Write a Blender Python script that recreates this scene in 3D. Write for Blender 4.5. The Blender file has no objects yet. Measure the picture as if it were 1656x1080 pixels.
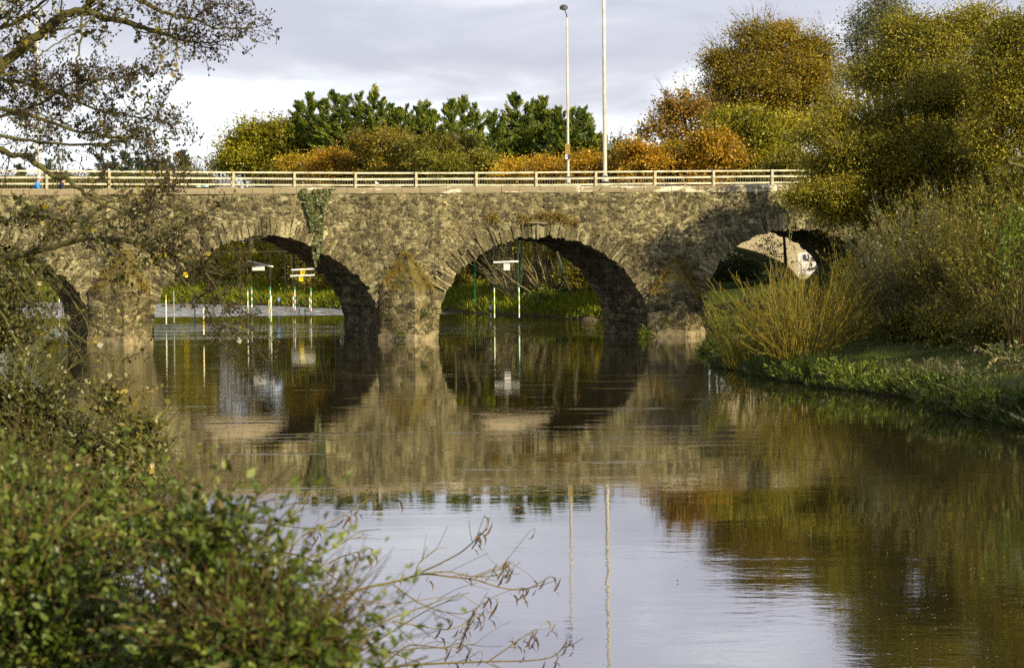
import bpy, math, random
import numpy as np
from mathutils import Matrix, Vector

rng = np.random.default_rng(7)
random.seed(7)
SC = bpy.context.scene
COL = SC.collection
R = math.radians

# ------------------------------------------------------------------ camera
CAM_H, FPX = 3.9, 3800.0          # eye height, focal length in photo pixels (1656 wide)
PITCH, ROLL = math.atan(140 / FPX), R(0.5)
Fv = np.array([0, math.cos(PITCH), -math.sin(PITCH)])
U0 = np.array([0, math.sin(PITCH), math.cos(PITCH)])
R0 = np.array([1.0, 0, 0])
Rv = R0 * math.cos(ROLL) - U0 * math.sin(ROLL)
Uv = R0 * math.sin(ROLL) + U0 * math.cos(ROLL)
cam_d = bpy.data.cameras.new('camera')
cam = bpy.data.objects.new('camera', cam_d)
COL.objects.link(cam)
cam.matrix_world = Matrix(((Rv[0], Uv[0], -Fv[0], 0), (Rv[1], Uv[1], -Fv[1], 0),
                           (Rv[2], Uv[2], -Fv[2], CAM_H), (0, 0, 0, 1)))
cam_d.sensor_width = 36
cam_d.lens = 36 * FPX / 1656
cam_d.clip_start, cam_d.clip_end = 0.2, 6000
cam_d.dof.use_dof = True
cam_d.dof.focus_distance = 95
cam_d.dof.aperture_fstop = 11.0
SC.camera = cam

# ------------------------------------------------------------------ light
SUN_AZ, SUN_EL = R(40), R(25)     # sun behind the camera, to the right
sun_d = bpy.data.lights.new('sun', 'SUN')
sun_d.energy = 5.0
sun_d.angle = R(0.5)
sun_d.color = (1.0, 0.85, 0.53)
sun = bpy.data.objects.new('sun', sun_d)
COL.objects.link(sun)
to_sun = Vector((math.sin(SUN_AZ) * math.cos(SUN_EL), -math.cos(SUN_AZ) * math.cos(SUN_EL), math.sin(SUN_EL)))
sun.rotation_euler = to_sun.to_track_quat('Z', 'Y').to_euler()
sun.location = (30, -40, 40)

SC.view_settings.view_transform = 'Standard'
SC.view_settings.look = 'None'
SC.view_settings.exposure = 0.60
SC.view_settings.gamma = 1.0
SC.cycles.max_bounces = 6
SC.cycles.transparent_max_bounces = 4
SC.cycles.use_denoising = False
SC.cycles.use_adaptive_sampling = False
SC.cycles.sample_clamp_indirect = 3.0


class NT:
    """small helper around a node tree"""
    def __init__(self, tree):
        self.t = tree
        tree.nodes.clear()

    def n(self, typ, ins=None, **props):
        nd = self.t.nodes.new(typ)
        for k, v in props.items():
            setattr(nd, k, v)
        for k, v in (ins or {}).items():
            sock = nd.inputs[k]
            if isinstance(v, bpy.types.NodeSocket):
                self.t.links.new(v, sock)
            else:
                if isinstance(v, (tuple, list)) and len(v) == 3 and sock.type == 'RGBA':
                    v = (*v, 1)
                sock.default_value = v
        return nd

    def math(self, op, a, b=0.0, c=None, clamp=False):
        ins = {0: a, 1: b}
        if c is not None:
            ins[2] = c
        return self.n('ShaderNodeMath', ins, operation=op, use_clamp=clamp).outputs[0]

    def ramp(self, fac, stops, interp='LINEAR'):
        nd = self.n('ShaderNodeValToRGB', {0: fac})
        cr = nd.color_ramp
        cr.interpolation = interp
        while len(cr.elements) < len(stops):
            cr.elements.new(0.5)
        for e, (p, c) in zip(cr.elements, stops):
            e.position = p
            e.color = (*c, 1) if len(c) == 3 else c
        return nd.outputs[0]

    def maprange(self, v, a, b, c=0.0, d=1.0, smooth=True):
        return self.n('ShaderNodeMapRange', {0: v, 1: a, 2: b, 3: c, 4: d},
                      interpolation_type='SMOOTHSTEP' if smooth else 'LINEAR').outputs[0]

    def mix(self, f, a, b, mode='MIX'):
        nd = self.n('ShaderNodeMix', data_type='RGBA', blend_type=mode)
        for i, v in ((0, f), (6, a), (7, b)):
            if isinstance(v, bpy.types.NodeSocket):
                self.t.links.new(v, nd.inputs[i])
            else:
                nd.inputs[i].default_value = (*v, 1) if isinstance(v, tuple) and len(v) == 3 else v
        return nd.outputs[2]

    def noise(self, vec, scale, detail=4, rough=0.55, dist=0.0):
        return self.n('ShaderNodeTexNoise', {'Vector': vec, 'Scale': scale, 'Detail': detail,
                                             'Roughness': rough, 'Distortion': dist}).outputs[0]

    def mapping(self, vec, scale=(1, 1, 1), loc=(0, 0, 0), rot=(0, 0, 0)):
        return self.n('ShaderNodeMapping', {'Vector': vec, 'Scale': scale, 'Location': loc, 'Rotation': rot}).outputs[0]


# ------------------------------------------------------------------ sky
world = bpy.data.worlds.new('World')
SC.world = world
world.use_nodes = True
w = NT(world.node_tree)
geo = w.n('ShaderNodeTexCoord').outputs['Generated']
sky = w.n('ShaderNodeTexSky', sky_type='NISHITA', sun_disc=False, sun_elevation=SUN_EL,
          sun_rotation=math.pi - SUN_AZ)
skyc = w.mix(1.0, sky.outputs[0], (0.1, 0.1, 0.1), 'MULTIPLY')
sep = w.n('ShaderNodeSeparateXYZ', {0: geo})
elev = sep.outputs[2]
cv = w.mapping(geo, (9, 9, 42), (0.6, 0.2, 0.0))
n1 = w.noise(cv, 1.0, 7, 0.55, 0.35)
cv2 = w.mapping(geo, (3.0, 3.0, 20), (4.1, 1.0, 0.3))
n2 = w.noise(cv2, 1.0, 3, 0.5, 0.2)
low = w.maprange(elev, 0.085, 0.032)                       # brighter band near the horizon
c1 = w.math('ADD', w.math('MULTIPLY', n1, 1.35), w.math('MULTIPLY', n2, 0.50))
c1 = w.math('ADD', c1, w.math('SUBTRACT', w.math('MULTIPLY', low, 0.40), 0.32))
cloud = w.ramp(c1, [(0.46, (0.46, 0.46, 0.55)), (0.62, (0.53, 0.53, 0.61)), (0.76, (0.66, 0.675, 0.74)),
                    (0.90, (0.86, 0.89, 0.94))])
glow = w.math('ADD', 1.0, w.math('MULTIPLY', w.maprange(elev, 0.100, 0.155), 0.62))      # brighter cloud deck above the frame
cloud = w.mix(1.0, cloud, w.n('ShaderNodeCombineXYZ', {0: glow, 1: glow, 2: glow}).outputs[0], 'MULTIPLY')
high = w.maprange(elev, 0.22, 0.6)
cloud = w.mix(high, cloud, (0.36, 0.38, 0.46))
fin = w.mix(0.88, skyc, cloud)
bg = w.n('ShaderNodeBackground', {0: fin, 1: 0.91})
w.n('ShaderNodeOutputWorld', {0: bg.outputs[0]})


# ------------------------------------------------------------------ pixel helper (gives a place on the view ray at a chosen real distance)
def ray(px, py):
    return Fv + (px - 828) / FPX * Rv - (py - 540) / FPX * Uv


def at(px, py, Y):
    r = ray(px, py)
    return np.array([0, 0, CAM_H]) + r * (Y / r[1])


def on_water(px, py):
    r = ray(px, py)
    return np.array([0, 0, CAM_H]) + r * (-CAM_H / r[2])


# ------------------------------------------------------------------ numpy noise
def _hash(ix, iy, iz, seed):
    h = (ix * 374761393 + iy * 668265263 + iz * 2147483647 + seed * 1274126177) & 0xFFFFFFFF
    h = ((h ^ (h >> 13)) * 1274126177) & 0xFFFFFFFF
    return ((h ^ (h >> 16)) & 0xFFFF) / 65535.0


def vnoise(x, y, z=0.0, seed=0):
    x, y, z = np.broadcast_arrays(np.asarray(x, float), np.asarray(y, float), np.asarray(z, float))
    ix, iy, iz = (np.floor(v).astype(np.int64) for v in (x, y, z))
    fx, fy, fz = x - ix, y - iy, z - iz
    fx, fy, fz = (v * v * (3 - 2 * v) for v in (fx, fy, fz))
    out = 0
    for dx in (0, 1):
        for dy in (0, 1):
            for dz in (0, 1):
                wgt = (fx if dx else 1 - fx) * (fy if dy else 1 - fy) * (fz if dz else 1 - fz)
                out = out + wgt * _hash(ix + dx, iy + dy, iz + dz, seed)
    return out * 2 - 1


def fbm(x, y, z=0.0, oct=4, seed=0):
    a, s, f = 0, 0.5, 1.0
    for o in range(oct):
        a = a + s * vnoise(np.asarray(x) * f, np.asarray(y) * f, np.asarray(z) * f, seed + o)
        f *= 2.03
        s *= 0.5
    return a


def nrm(v):
    return v / np.maximum(np.linalg.norm(v, axis=-1, keepdims=True), 1e-9)


# ------------------------------------------------------------------ object helpers
def tag(o, label=None, cat=None, group=None, kind=None):
    if label: o['label'] = label
    if cat: o['category'] = cat
    if group: o['group'] = group
    if kind: o['kind'] = kind
    return o


def empty(name, loc=(0, 0, 0), rz=0.0):
    o = bpy.data.objects.new(name, None)
    COL.objects.link(o)
    o.location = loc
    o.rotation_euler = (0, 0, rz)
    o.empty_display_size = 0.2
    return o


def link_mesh(name, me, mat, parent=None, smooth=False):
    if mat is not None:
        me.materials.append(mat)
    if smooth:
        me.polygons.foreach_set('use_smooth', np.ones(len(me.polygons), bool))
    o = bpy.data.objects.new(name, me)
    COL.objects.link(o)
    if parent is not None:
        o.parent = parent
    return o


class MB:
    """collects verts/faces (+ a per-face tint) for ONE mesh"""
    def __init__(self):
        self.v, self.f, self.t, self.n = [], [], [], 0

    def add(self, verts, faces, tint=0.5):
        verts = np.asarray(verts, float).reshape(-1, 3)
        self.v.append(verts)
        for f in faces:
            self.f.append([i + self.n for i in f])
            self.t.append(tint)
        self.n += len(verts)

    def box(self, c, size, rz=0.0, tint=0.5, jit=0.0, axes=None):
        sx, sy, sz = (s / 2 for s in size)
        v = np.array([[x, y, z] for x in (-sx, sx) for y in (-sy, sy) for z in (-sz, sz)], float)
        if jit: v += rng.uniform(-jit, jit, v.shape)
        if axes is not None:
            v = v @ np.asarray(axes)
        elif rz:
            cs, sn = math.cos(rz), math.sin(rz)
            v = np.stack([v[:, 0] * cs - v[:, 1] * sn, v[:, 0] * sn + v[:, 1] * cs, v[:, 2]], 1)
        self.add(v + np.asarray(c, float), [(0, 1, 3, 2), (4, 6, 7, 5), (0, 4, 5, 1), (2, 3, 7, 6), (0, 2, 6, 4), (1, 5, 7, 3)], tint)

    def tube(self, pts, rad, k=6, tint=0.5, cap=True):
        pts = np.asarray(pts, float)
        m = len(pts)
        rad = np.broadcast_to(np.asarray(rad, float), (m,))
        tan = nrm(np.gradient(pts, axis=0))
        ref = np.array([0, 0, 1.0]) if abs(tan[:, 2]).mean() < 0.8 else np.array([1.0, 0, 0])
        a = nrm(np.cross(tan, ref))
        b = np.cross(tan, a)
        th = np.arange(k) * 2 * math.pi / k
        ring = pts[:, None] + rad[:, None, None] * (np.cos(th)[None, :, None] * a[:, None] + np.sin(th)[None, :, None] * b[:, None])
        fs = []
        for i in range(m - 1):
            for j in range(k):
                j2 = (j + 1) % k
                fs.append((i * k + j, i * k + j2, (i + 1) * k + j2, (i + 1) * k + j))
        if cap and k > 2:
            fs.append(tuple(range(k - 1, -1, -1)))
            fs.append(tuple((m - 1) * k + j for j in range(k)))
        self.add(ring.reshape(-1, 3), fs, tint)

    def lathe(self, prof, k=16, c=(0, 0, 0), tint=0.5):
        th = np.arange(k) * 2 * math.pi / k
        v = np.array([[r * math.cos(t) + c[0], r * math.sin(t) + c[1], z + c[2]] for r, z in prof for t in th])
        fs = [(i * k + j, i * k + (j + 1) % k, (i + 1) * k + (j + 1) % k, (i + 1) * k + j) for i in range(len(prof) - 1) for j in range(k)]
        self.add(v, fs, tint)

    def ellipsoid(self, c, r, k=10, m=7, tint=0.5, axes=None):
        v = []
        for i in range(m + 1):
            ph = math.pi * i / m
            for j in range(k):
                t = 2 * math.pi * j / k
                v.append([math.sin(ph) * math.cos(t) * r[0], math.sin(ph) * math.sin(t) * r[1], math.cos(ph) * r[2]])
        v = np.array(v)
        if axes is not None: v = v @ np.asarray(axes)
        fs = [(i * k + j, (i + 1) * k + j, (i + 1) * k + (j + 1) % k, i * k + (j + 1) % k) for i in range(m) for j in range(k)]
        self.add(v + np.asarray(c), fs, tint)

    def grid(self, P, tint=0.5, flip=False):
        P = np.asarray(P, float)
        a, b = P.shape[:2]
        idx = np.arange(a * b).reshape(a, b)
        q = np.stack([idx[:-1, :-1], idx[1:, :-1], idx[1:, 1:], idx[:-1, 1:]], -1).reshape(-1, 4)
        if flip: q = q[:, ::-1]
        self.add(P.reshape(-1, 3), q.tolist(), tint)

    def build(self, name, mat, parent=None, smooth=False, tint=True):
        me = bpy.data.meshes.new(name)
        me.from_pydata(np.concatenate(self.v).tolist() if self.v else [], [], self.f)
        if tint and self.f:
            me.attributes.new('tint', 'FLOAT', 'FACE').data.foreach_set('value', np.array(self.t, np.float32))
        me.validate()
        return link_mesh(name, me, mat, parent, smooth)


def leaf_mesh(name, c, d, nor, ln, wd, tint, mat, parent=None, bend=0.0):
    """rhombic leaf faces: centre, long axis, normal, length, width (arrays)"""
    c, d = np.asarray(c, float), nrm(np.asarray(d, float))
    N = len(c)
    side = nrm(np.cross(np.asarray(nor, float), d))
    up = np.cross(d, side)
    ln = np.broadcast_to(np.asarray(ln, float), (N,))[:, None]
    wd = np.broadcast_to(np.asarray(wd, float), (N,))[:, None]
    V = np.empty((N, 4, 3))
    V[:, 0] = c - d * ln * 0.5
    V[:, 1] = c + side * wd * 0.5 + d * ln * 0.05 + up * bend * wd
    V[:, 2] = c + d * ln * 0.5
    V[:, 3] = c - side * wd * 0.5 + d * ln * 0.05 + up * bend * wd
    me = bpy.data.meshes.new(name)
    me.vertices.add(4 * N)
    me.vertices.foreach_set('co', V.reshape(-1).astype(np.float32))
    me.loops.add(4 * N)
    me.loops.foreach_set('vertex_index', np.arange(4 * N, dtype=np.int32))
    me.polygons.add(N)
    me.polygons.foreach_set('loop_start', np.arange(0, 4 * N, 4, dtype=np.int32))
    me.update(calc_edges=True)
    me.attributes.new('tint', 'FLOAT', 'FACE').data.foreach_set('value', np.asarray(tint, np.float32))
    return link_mesh(name, me, mat, parent)


def leaf_mesh6(name, c, d, nor, ln, wd, tint, mat, parent=None, fold=0.22):
    """pointed leaf of two faces folded along its midrib, for plants near the camera"""
    c, d = np.asarray(c, float), nrm(np.asarray(d, float))
    N = len(c)
    side = nrm(np.cross(np.asarray(nor, float), d))
    up = np.cross(d, side)
    ln = np.broadcast_to(np.asarray(ln, float), (N,))[:, None]
    wd = np.broadcast_to(np.asarray(wd, float), (N,))[:, None]
    arch = up * ln * rng.uniform(-0.12, 0.12, (N, 1))
    V = np.empty((N, 6, 3))
    V[:, 0] = c - d * ln * 0.5 + arch
    V[:, 1] = c + side * wd * 0.48 - d * ln * 0.16 + up * fold * wd
    V[:, 2] = c + side * wd * 0.36 + d * ln * 0.18 + up * fold * wd
    V[:, 3] = c + d * ln * 0.5 + arch
    V[:, 4] = c - side * wd * 0.36 + d * ln * 0.18 + up * fold * wd
    V[:, 5] = c - side * wd * 0.48 - d * ln * 0.16 + up * fold * wd
    me = bpy.data.meshes.new(name)
    me.vertices.add(6 * N)
    me.vertices.foreach_set('co', V.reshape(-1).astype(np.float32))
    me.loops.add(8 * N)
    idx = (np.arange(N)[:, None] * 6 + np.array([0, 1, 2, 3, 0, 3, 4, 5])[None]).astype(np.int32)
    me.loops.foreach_set('vertex_index', idx.ravel())
    me.polygons.add(2 * N)
    me.polygons.foreach_set('loop_start', np.arange(0, 8 * N, 4, dtype=np.int32))
    me.update(calc_edges=True)
    me.attributes.new('tint', 'FLOAT', 'FACE').data.foreach_set('value', np.repeat(np.asarray(tint, np.float32), 2))
    return link_mesh(name, me, mat, parent)


# ------------------------------------------------------------------ materials
MATS = {}


def new_mat(name):
    m = bpy.data.materials.new(name)
    m.use_nodes = True
    MATS[name] = m
    return m, NT(m.node_tree)


def out(t, sh):
    t.n('ShaderNodeOutputMaterial', {0: sh})


def plain(name, col, rough=0.6, var=0.12, scale=6.0, metal=0.0, bump=0.0, spec=0.4):
    m, t = new_mat(name)
    co = t.n('ShaderNodeTexCoord').outputs['Object']
    nz = t.noise(co, scale, 5, 0.6)
    c = t.mix(t.maprange(nz, 0.3, 0.7), tuple(x * (1 - var) for x in col), tuple(min(1, x * (1 + var)) for x in col))
    ins = {'Base Color': c, 'Roughness': rough, 'Metallic': metal, 'Specular IOR Level': spec}
    if bump:
        ins['Normal'] = t.n('ShaderNodeBump', {'Height': nz, 'Strength': 0.6, 'Distance': bump}).outputs[0]
    out(t, t.n('ShaderNodeBsdfPrincipled', ins).outputs[0])
    return m


def leaf_mat(name, stops, trans=0.3, gloss=0.02):
    m, t = new_mat(name)
    a = t.n('ShaderNodeAttribute', attribute_name='tint').outputs['Fac']
    c = t.ramp(a, stops)
    df = t.n('ShaderNodeBsdfDiffuse', {0: c}).outputs[0]
    tr = t.n('ShaderNodeBsdfTranslucent', {0: c}).outputs[0]
    s = t.n('ShaderNodeMixShader', {0: trans, 1: df, 2: tr}).outputs[0]
    gl = t.n('ShaderNodeBsdfGlossy', {0: (1, 1, 1), 'Roughness': 0.45}).outputs[0]
    out(t, t.n('ShaderNodeMixShader', {0: gloss, 1: s, 2: gl}).outputs[0])
    return m


def tint_mat(name, stops, rough=0.8, bscale=20.0, bump=0.01):
    m, t = new_mat(name)
    a = t.n('ShaderNodeAttribute', attribute_name='tint').outputs['Fac']
    co = t.n('ShaderNodeTexCoord').outputs['Object']
    nz = t.noise(co, bscale, 4)
    c = t.ramp(t.math('ADD', a, t.math('MULTIPLY', t.math('SUBTRACT', nz, 0.5), 0.7)), stops)
    b = t.n('ShaderNodeBump', {'Height': nz, 'Strength': 0.7, 'Distance': bump}).outputs[0]
    out(t, t.n('ShaderNodeBsdfPrincipled', {'Base Color': c, 'Roughness': rough, 'Specular IOR Level': 0.2, 'Normal': b}).outputs[0])
    return m


def stone_mat(name, sx=2.5, sz=3.6, use_tint=False, moss=0.3, dark=1.0, ring=False, mz=(0.6, 0.95)):
    m, t = new_mat(name)
    tc = t.n('ShaderNodeTexCoord').outputs['Object']
    warp = t.n('ShaderNodeTexNoise', {'Vector': tc, 'Scale': 1.6, 'Detail': 3.0}).outputs['Color']
    wv = t.n('ShaderNodeVectorMath', {0: warp, 1: (0.5, 0.5, 0.5)}, operation='SUBTRACT').outputs[0]
    wv = t.n('ShaderNodeVectorMath', {0: wv, 'Scale': 0.38}, operation='SCALE').outputs[0]
    p = t.n('ShaderNodeVectorMath', {0: tc, 1: wv}, operation='ADD').outputs[0]
    big = t.mapping(p, (sx, 1.5, sz))
    small = t.mapping(p, (sx * 2.3, 3.0, sz * 2.2))
    vb = t.n('ShaderNodeTexVoronoi', {'Vector': big, 'Scale': 1.0, 'Randomness': 0.95})
    vbe = t.n('ShaderNodeTexVoronoi', {'Vector': big, 'Scale': 1.0, 'Randomness': 0.95}, feature='DISTANCE_TO_EDGE').outputs['Distance']
    vs = t.n('ShaderNodeTexVoronoi', {'Vector': small, 'Scale': 1.0, 'Randomness': 0.95})
    vse = t.n('ShaderNodeTexVoronoi', {'Vector': small, 'Scale': 1.0, 'Randomness': 0.95}, feature='DISTANCE_TO_EDGE').outputs['Distance']
    sel = t.maprange(t.noise(tc, 0.9, 3), 0.42, 0.56)
    sb = t.n('ShaderNodeSeparateColor', {0: vb.outputs['Color']}).outputs[0]
    ss = t.n('ShaderNodeSeparateColor', {0: vs.outputs['Color']}).outputs[0]
    val = t.n('ShaderNodeMix', {0: sel, 2: sb, 3: ss}).outputs[0]
    edge = t.n('ShaderNodeMix', {0: sel, 2: vbe, 3: t.math('MULTIPLY', vse, 0.8)}).outputs[0]
    if use_tint:
        at_ = t.n('ShaderNodeAttribute', attribute_name='tint').outputs['Fac']
        val = t.math('ADD', t.math('MULTIPLY', val, 0.2), t.math('MULTIPLY', at_, 0.8))
    fine = t.noise(tc, 13.0, 6, 0.72)
    grain = t.noise(tc, 34.0, 3, 0.6)
    val2 = t.math('ADD', val, t.math('MULTIPLY', t.math('SUBTRACT', fine, 0.5), 1.9))
    col = t.ramp(val2, [(0.05, (0.060, 0.050, 0.036)), (0.30, (0.125, 0.104, 0.066)), (0.52, (0.205, 0.172, 0.100)),
                        (0.75, (0.30, 0.258, 0.150)), (0.95, (0.46, 0.41, 0.27))])
    mort = t.mix(t.maprange(fine, 0.4, 0.62), (0.15, 0.125, 0.075), (0.36, 0.31, 0.19))
    mfac = t.maprange(edge, 0.085 if not use_tint else 0.03, 0.02)
    col = t.mix(t.math('MULTIPLY', mfac, 0.85), col, mort)
    # pale lime and lichen blotches, dark crust, ochre moss
    li = t.maprange(t.noise(tc, 6.5, 7, 0.78), 0.60, 0.64)
    col = t.mix(t.math('MULTIPLY', li, 0.85), col, (0.58, 0.53, 0.40))
    pit = t.maprange(t.noise(t.mapping(tc, (1, 1, 1.5), (4, 2, 9)), 7.5, 6, 0.75), 0.58, 0.64)
    col = t.mix(t.math('MULTIPLY', pit, 0.8), col, (0.045, 0.038, 0.026))
    cr = t.maprange(t.noise(t.mapping(tc, (1.4, 1, 0.8), (3, 1, 7)), 2.4, 6, 0.7), 0.52, 0.66)
    col = t.mix(t.math('MULTIPLY', cr, 0.62), col, (0.075, 0.066, 0.050))
    pat = t.noise(t.mapping(tc, (0.35, 1, 0.5), (5, 2, 1)), 1.0, 4, 0.6)
    col = t.mix(1.0, col, t.ramp(pat, [(0.33, (0.46, 0.48, 0.47)), (0.62, (1.02, 1.04, 0.97))]), 'MULTIPLY')
    ms = t.noise(t.mapping(tc, (1, 1, 1), (9, 9, 2)), 2.2, 6, 0.72)
    nz_ = t.n('ShaderNodeSeparateXYZ', {0: t.n('ShaderNodeNewGeometry').outputs['Normal']}).outputs[2]
    mossf = t.math('ADD', t.maprange(ms, 0.66 - 0.08 * moss, 0.74), t.maprange(t.math('ADD', nz_, t.math('MULTIPLY', ms, 0.6)), mz[0], mz[1]))
    mossf = t.math('MULTIPLY', t.math('MINIMUM', mossf, 0.85), t.maprange(t.noise(tc, 4.5, 5, 0.7), 0.36, 0.56))
    col = t.mix(mossf, col, t.mix(fine, (0.085, 0.088, 0.020), (0.25, 0.19, 0.04)))
    stk = t.noise(t.mapping(tc, (1.5, 1.0, 0.16), (2, 7, 3)), 1.0, 5, 0.62)
    col = t.mix(1.0, col, t.ramp(stk, [(0.40, (1.08, 1.07, 1.0)), (0.58, (0.95, 0.95, 0.93)), (0.70, (0.50, 0.50, 0.48))]), 'MULTIPLY')
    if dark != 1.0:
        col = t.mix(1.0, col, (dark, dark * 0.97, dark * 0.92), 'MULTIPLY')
    hgt = t.math('ADD', t.math('MULTIPLY', t.maprange(edge, 0.0, 0.16), 0.30),
                 t.math('ADD', t.math('MULTIPLY', fine, 0.75), t.math('ADD', t.math('MULTIPLY', grain, 0.25), t.math('MULTIPLY', val, 0.5))))
    bmp = t.n('ShaderNodeBump', {'Height': hgt, 'Strength': 1.0, 'Distance': 0.065}).outputs[0]
    out(t, t.n('ShaderNodeBsdfPrincipled', {'Base Color': col, 'Roughness': 0.92, 'Specular IOR Level': 0.15, 'Normal': bmp}).outputs[0])
    return m


stone = stone_mat('rubble_stone')
stone_ring = stone_mat('ring_stone', use_tint=True)
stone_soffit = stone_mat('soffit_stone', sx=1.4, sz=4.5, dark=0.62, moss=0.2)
stone_pier = stone_mat('pier_stone', moss=1.6, dark=0.86, mz=(0.50, 0.78))


def coping_mat():
    m, t = new_mat('limewashed_coping')
    tc = t.n('ShaderNodeTexCoord').outputs['Object']
    fine = t.noise(tc, 9, 6, 0.7)
    col = t.mix(fine, (0.17, 0.14, 0.085), (0.34, 0.29, 0.19))
    lime = t.maprange(t.math('ADD', t.noise(t.mapping(tc, (0.42, 1, 2.0), (2, 0, 0)), 1.3, 5, 0.65), t.math('MULTIPLY', t.n('ShaderNodeSeparateXYZ', {0: tc}).outputs[0], 0.0042)), 0.555, 0.60)
    col = t.mix(t.math('MULTIPLY', lime, 0.9), col, t.mix(fine, (0.55, 0.49, 0.36), (0.85, 0.80, 0.66)))
    drk = t.maprange(t.noise(tc, 2.6, 5, 0.7), 0.58, 0.66)
    col = t.mix(t.math('MULTIPLY', drk, 0.75), col, (0.06, 0.052, 0.035))
    b = t.n('ShaderNodeBump', {'Height': fine, 'Strength': 0.8, 'Distance': 0.05}).outputs[0]
    out(t, t.n('ShaderNodeBsdfPrincipled', {'Base Color': col, 'Roughness': 0.9, 'Specular IOR Level': 0.2, 'Normal': b}).outputs[0])
    return m


coping_m = coping_mat()
plinth_m = plain('plinth_render', (0.21, 0.17, 0.095), 0.85, 0.5, 3.0, bump=0.03)
bark = tint_mat('bark', [(0.0, (0.035, 0.028, 0.018)), (0.5, (0.075, 0.062, 0.036)), (1.0, (0.15, 0.13, 0.07))])
bark_mossy = tint_mat('mossy_bark', [(0.0, (0.032, 0.028, 0.012)), (0.5, (0.092, 0.084, 0.026)), (1.0, (0.18, 0.165, 0.045))], bscale=14, bump=0.008)
twig_grey = tint_mat('grey_twig', [(0.0, (0.07, 0.055, 0.04)), (1.0, (0.20, 0.165, 0.12))])
twig_ochre = tint_mat('ochre_twig', [(0.0, (0.10, 0.075, 0.012)), (0.5, (0.20, 0.15, 0.02)), (1.0, (0.30, 0.24, 0.03))])
twig_pale = tint_mat('pale_twig', [(0.0, (0.20, 0.16, 0.07)), (1.0, (0.46, 0.39, 0.20))])
twig_brown = tint_mat('brown_twig', [(0.0, (0.040, 0.028, 0.012)), (1.0, (0.12, 0.085, 0.030))])

G_OLIVE = leaf_mat('olive_leaf', [(0.0, (0.045, 0.048, 0.007)), (0.4, (0.125, 0.118, 0.011)), (0.75, (0.23, 0.20, 0.016)), (1.0, (0.40, 0.32, 0.03))])
G_ALDER = leaf_mat('alder_leaf', [(0.0, (0.050, 0.052, 0.007)), (0.35, (0.130, 0.124, 0.013)), (0.7, (0.225, 0.198, 0.016)), (1.0, (0.36, 0.29, 0.025))], 0.28)
G_GREEN = leaf_mat('green_leaf', [(0.0, (0.018, 0.032, 0.007)), (0.5, (0.050, 0.078, 0.012)), (0.85, (0.10, 0.14, 0.02)), (1.0, (0.22, 0.20, 0.03))])
G_YELLOW = leaf_mat('yellow_green_leaf', [(0.0, (0.075, 0.080, 0.010)), (0.4, (0.19, 0.18, 0.012)), (0.8, (0.35, 0.31, 0.015)), (1.0, (0.48, 0.38, 0.02))])
G_GOLD = leaf_mat('golden_leaf', [(0.0, (0.10, 0.085, 0.010)), (0.4, (0.26, 0.20, 0.013)), (0.8, (0.44, 0.32, 0.016)), (1.0, (0.50, 0.28, 0.02))])
G_ORANGE = leaf_mat('orange_leaf', [(0.0, (0.085, 0.080, 0.010)), (0.3, (0.27, 0.17, 0.012)), (0.65, (0.50, 0.27, 0.014)), (1.0, (0.58, 0.40, 0.03))])
G_BEECH = leaf_mat('beech_leaf', [(0.0, (0.080, 0.080, 0.010)), (0.35, (0.19, 0.155, 0.013)), (0.7, (0.31, 0.22, 0.015)), (1.0, (0.40, 0.21, 0.018))])
G_BRONZE = leaf_mat('bronze_leaf', [(0.0, (0.10, 0.065, 0.015)), (0.5, (0.27, 0.165, 0.022)), (1.0, (0.44, 0.26, 0.03))])
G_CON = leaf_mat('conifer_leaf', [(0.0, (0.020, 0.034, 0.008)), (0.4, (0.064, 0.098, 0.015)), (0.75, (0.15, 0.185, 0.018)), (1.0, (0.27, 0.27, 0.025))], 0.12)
G_CONFAR = leaf_mat('far_conifer_leaf', [(0.0, (0.020, 0.036, 0.024)), (1.0, (0.055, 0.080, 0.040))], 0.1)
G_WILLOW = leaf_mat('willow_leaf', [(0.0, (0.045, 0.048, 0.008)), (0.5, (0.115, 0.110, 0.015)), (1.0, (0.27, 0.23, 0.035))])
G_SILVER = leaf_mat('silver_willow_leaf', [(0.0, (0.06, 0.07, 0.035)), (0.5, (0.13, 0.14, 0.07)), (1.0, (0.24, 0.23, 0.11))])
G_BRIGHT = leaf_mat('bright_green_leaf', [(0.0, (0.05, 0.075, 0.008)), (0.5, (0.12, 0.17, 0.015)), (1.0, (0.22, 0.26, 0.03))])
G_BRAMBLE = leaf_mat('bramble_leaf', [(0.0, (0.016, 0.030, 0.005)), (0.45, (0.046, 0.074, 0.009)), (0.8, (0.100, 0.140, 0.015)), (0.97, (0.18, 0.20, 0.03)), (1.0, (0.13, 0.10, 0.03))], 0.22, 0.03)
G_HEDGE = leaf_mat('bankside_leaf', [(0.0, (0.028, 0.030, 0.008)), (0.5, (0.075, 0.078, 0.012)), (0.85, (0.16, 0.14, 0.02)), (1.0, (0.28, 0.20, 0.03))], 0.25, 0.05)
G_GRASS = leaf_mat('grass_blade', [(0.0, (0.028, 0.042, 0.008)), (0.5, (0.062, 0.088, 0.012)), (0.85, (0.11, 0.125, 0.022)), (1.0, (0.26, 0.22, 0.10))], 0.3, 0.02)
G_FARGRASS = leaf_mat('far_grass_blade', [(0.0, (0.075, 0.10, 0.010)), (0.5, (0.18, 0.21, 0.016)), (1.0, (0.36, 0.34, 0.045))], 0.3, 0.0)
G_OCHRE = leaf_mat('ochre_grass', [(0.0, (0.10, 0.085, 0.02)), (0.5, (0.24, 0.17, 0.035)), (1.0, (0.36, 0.25, 0.06))])
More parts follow.
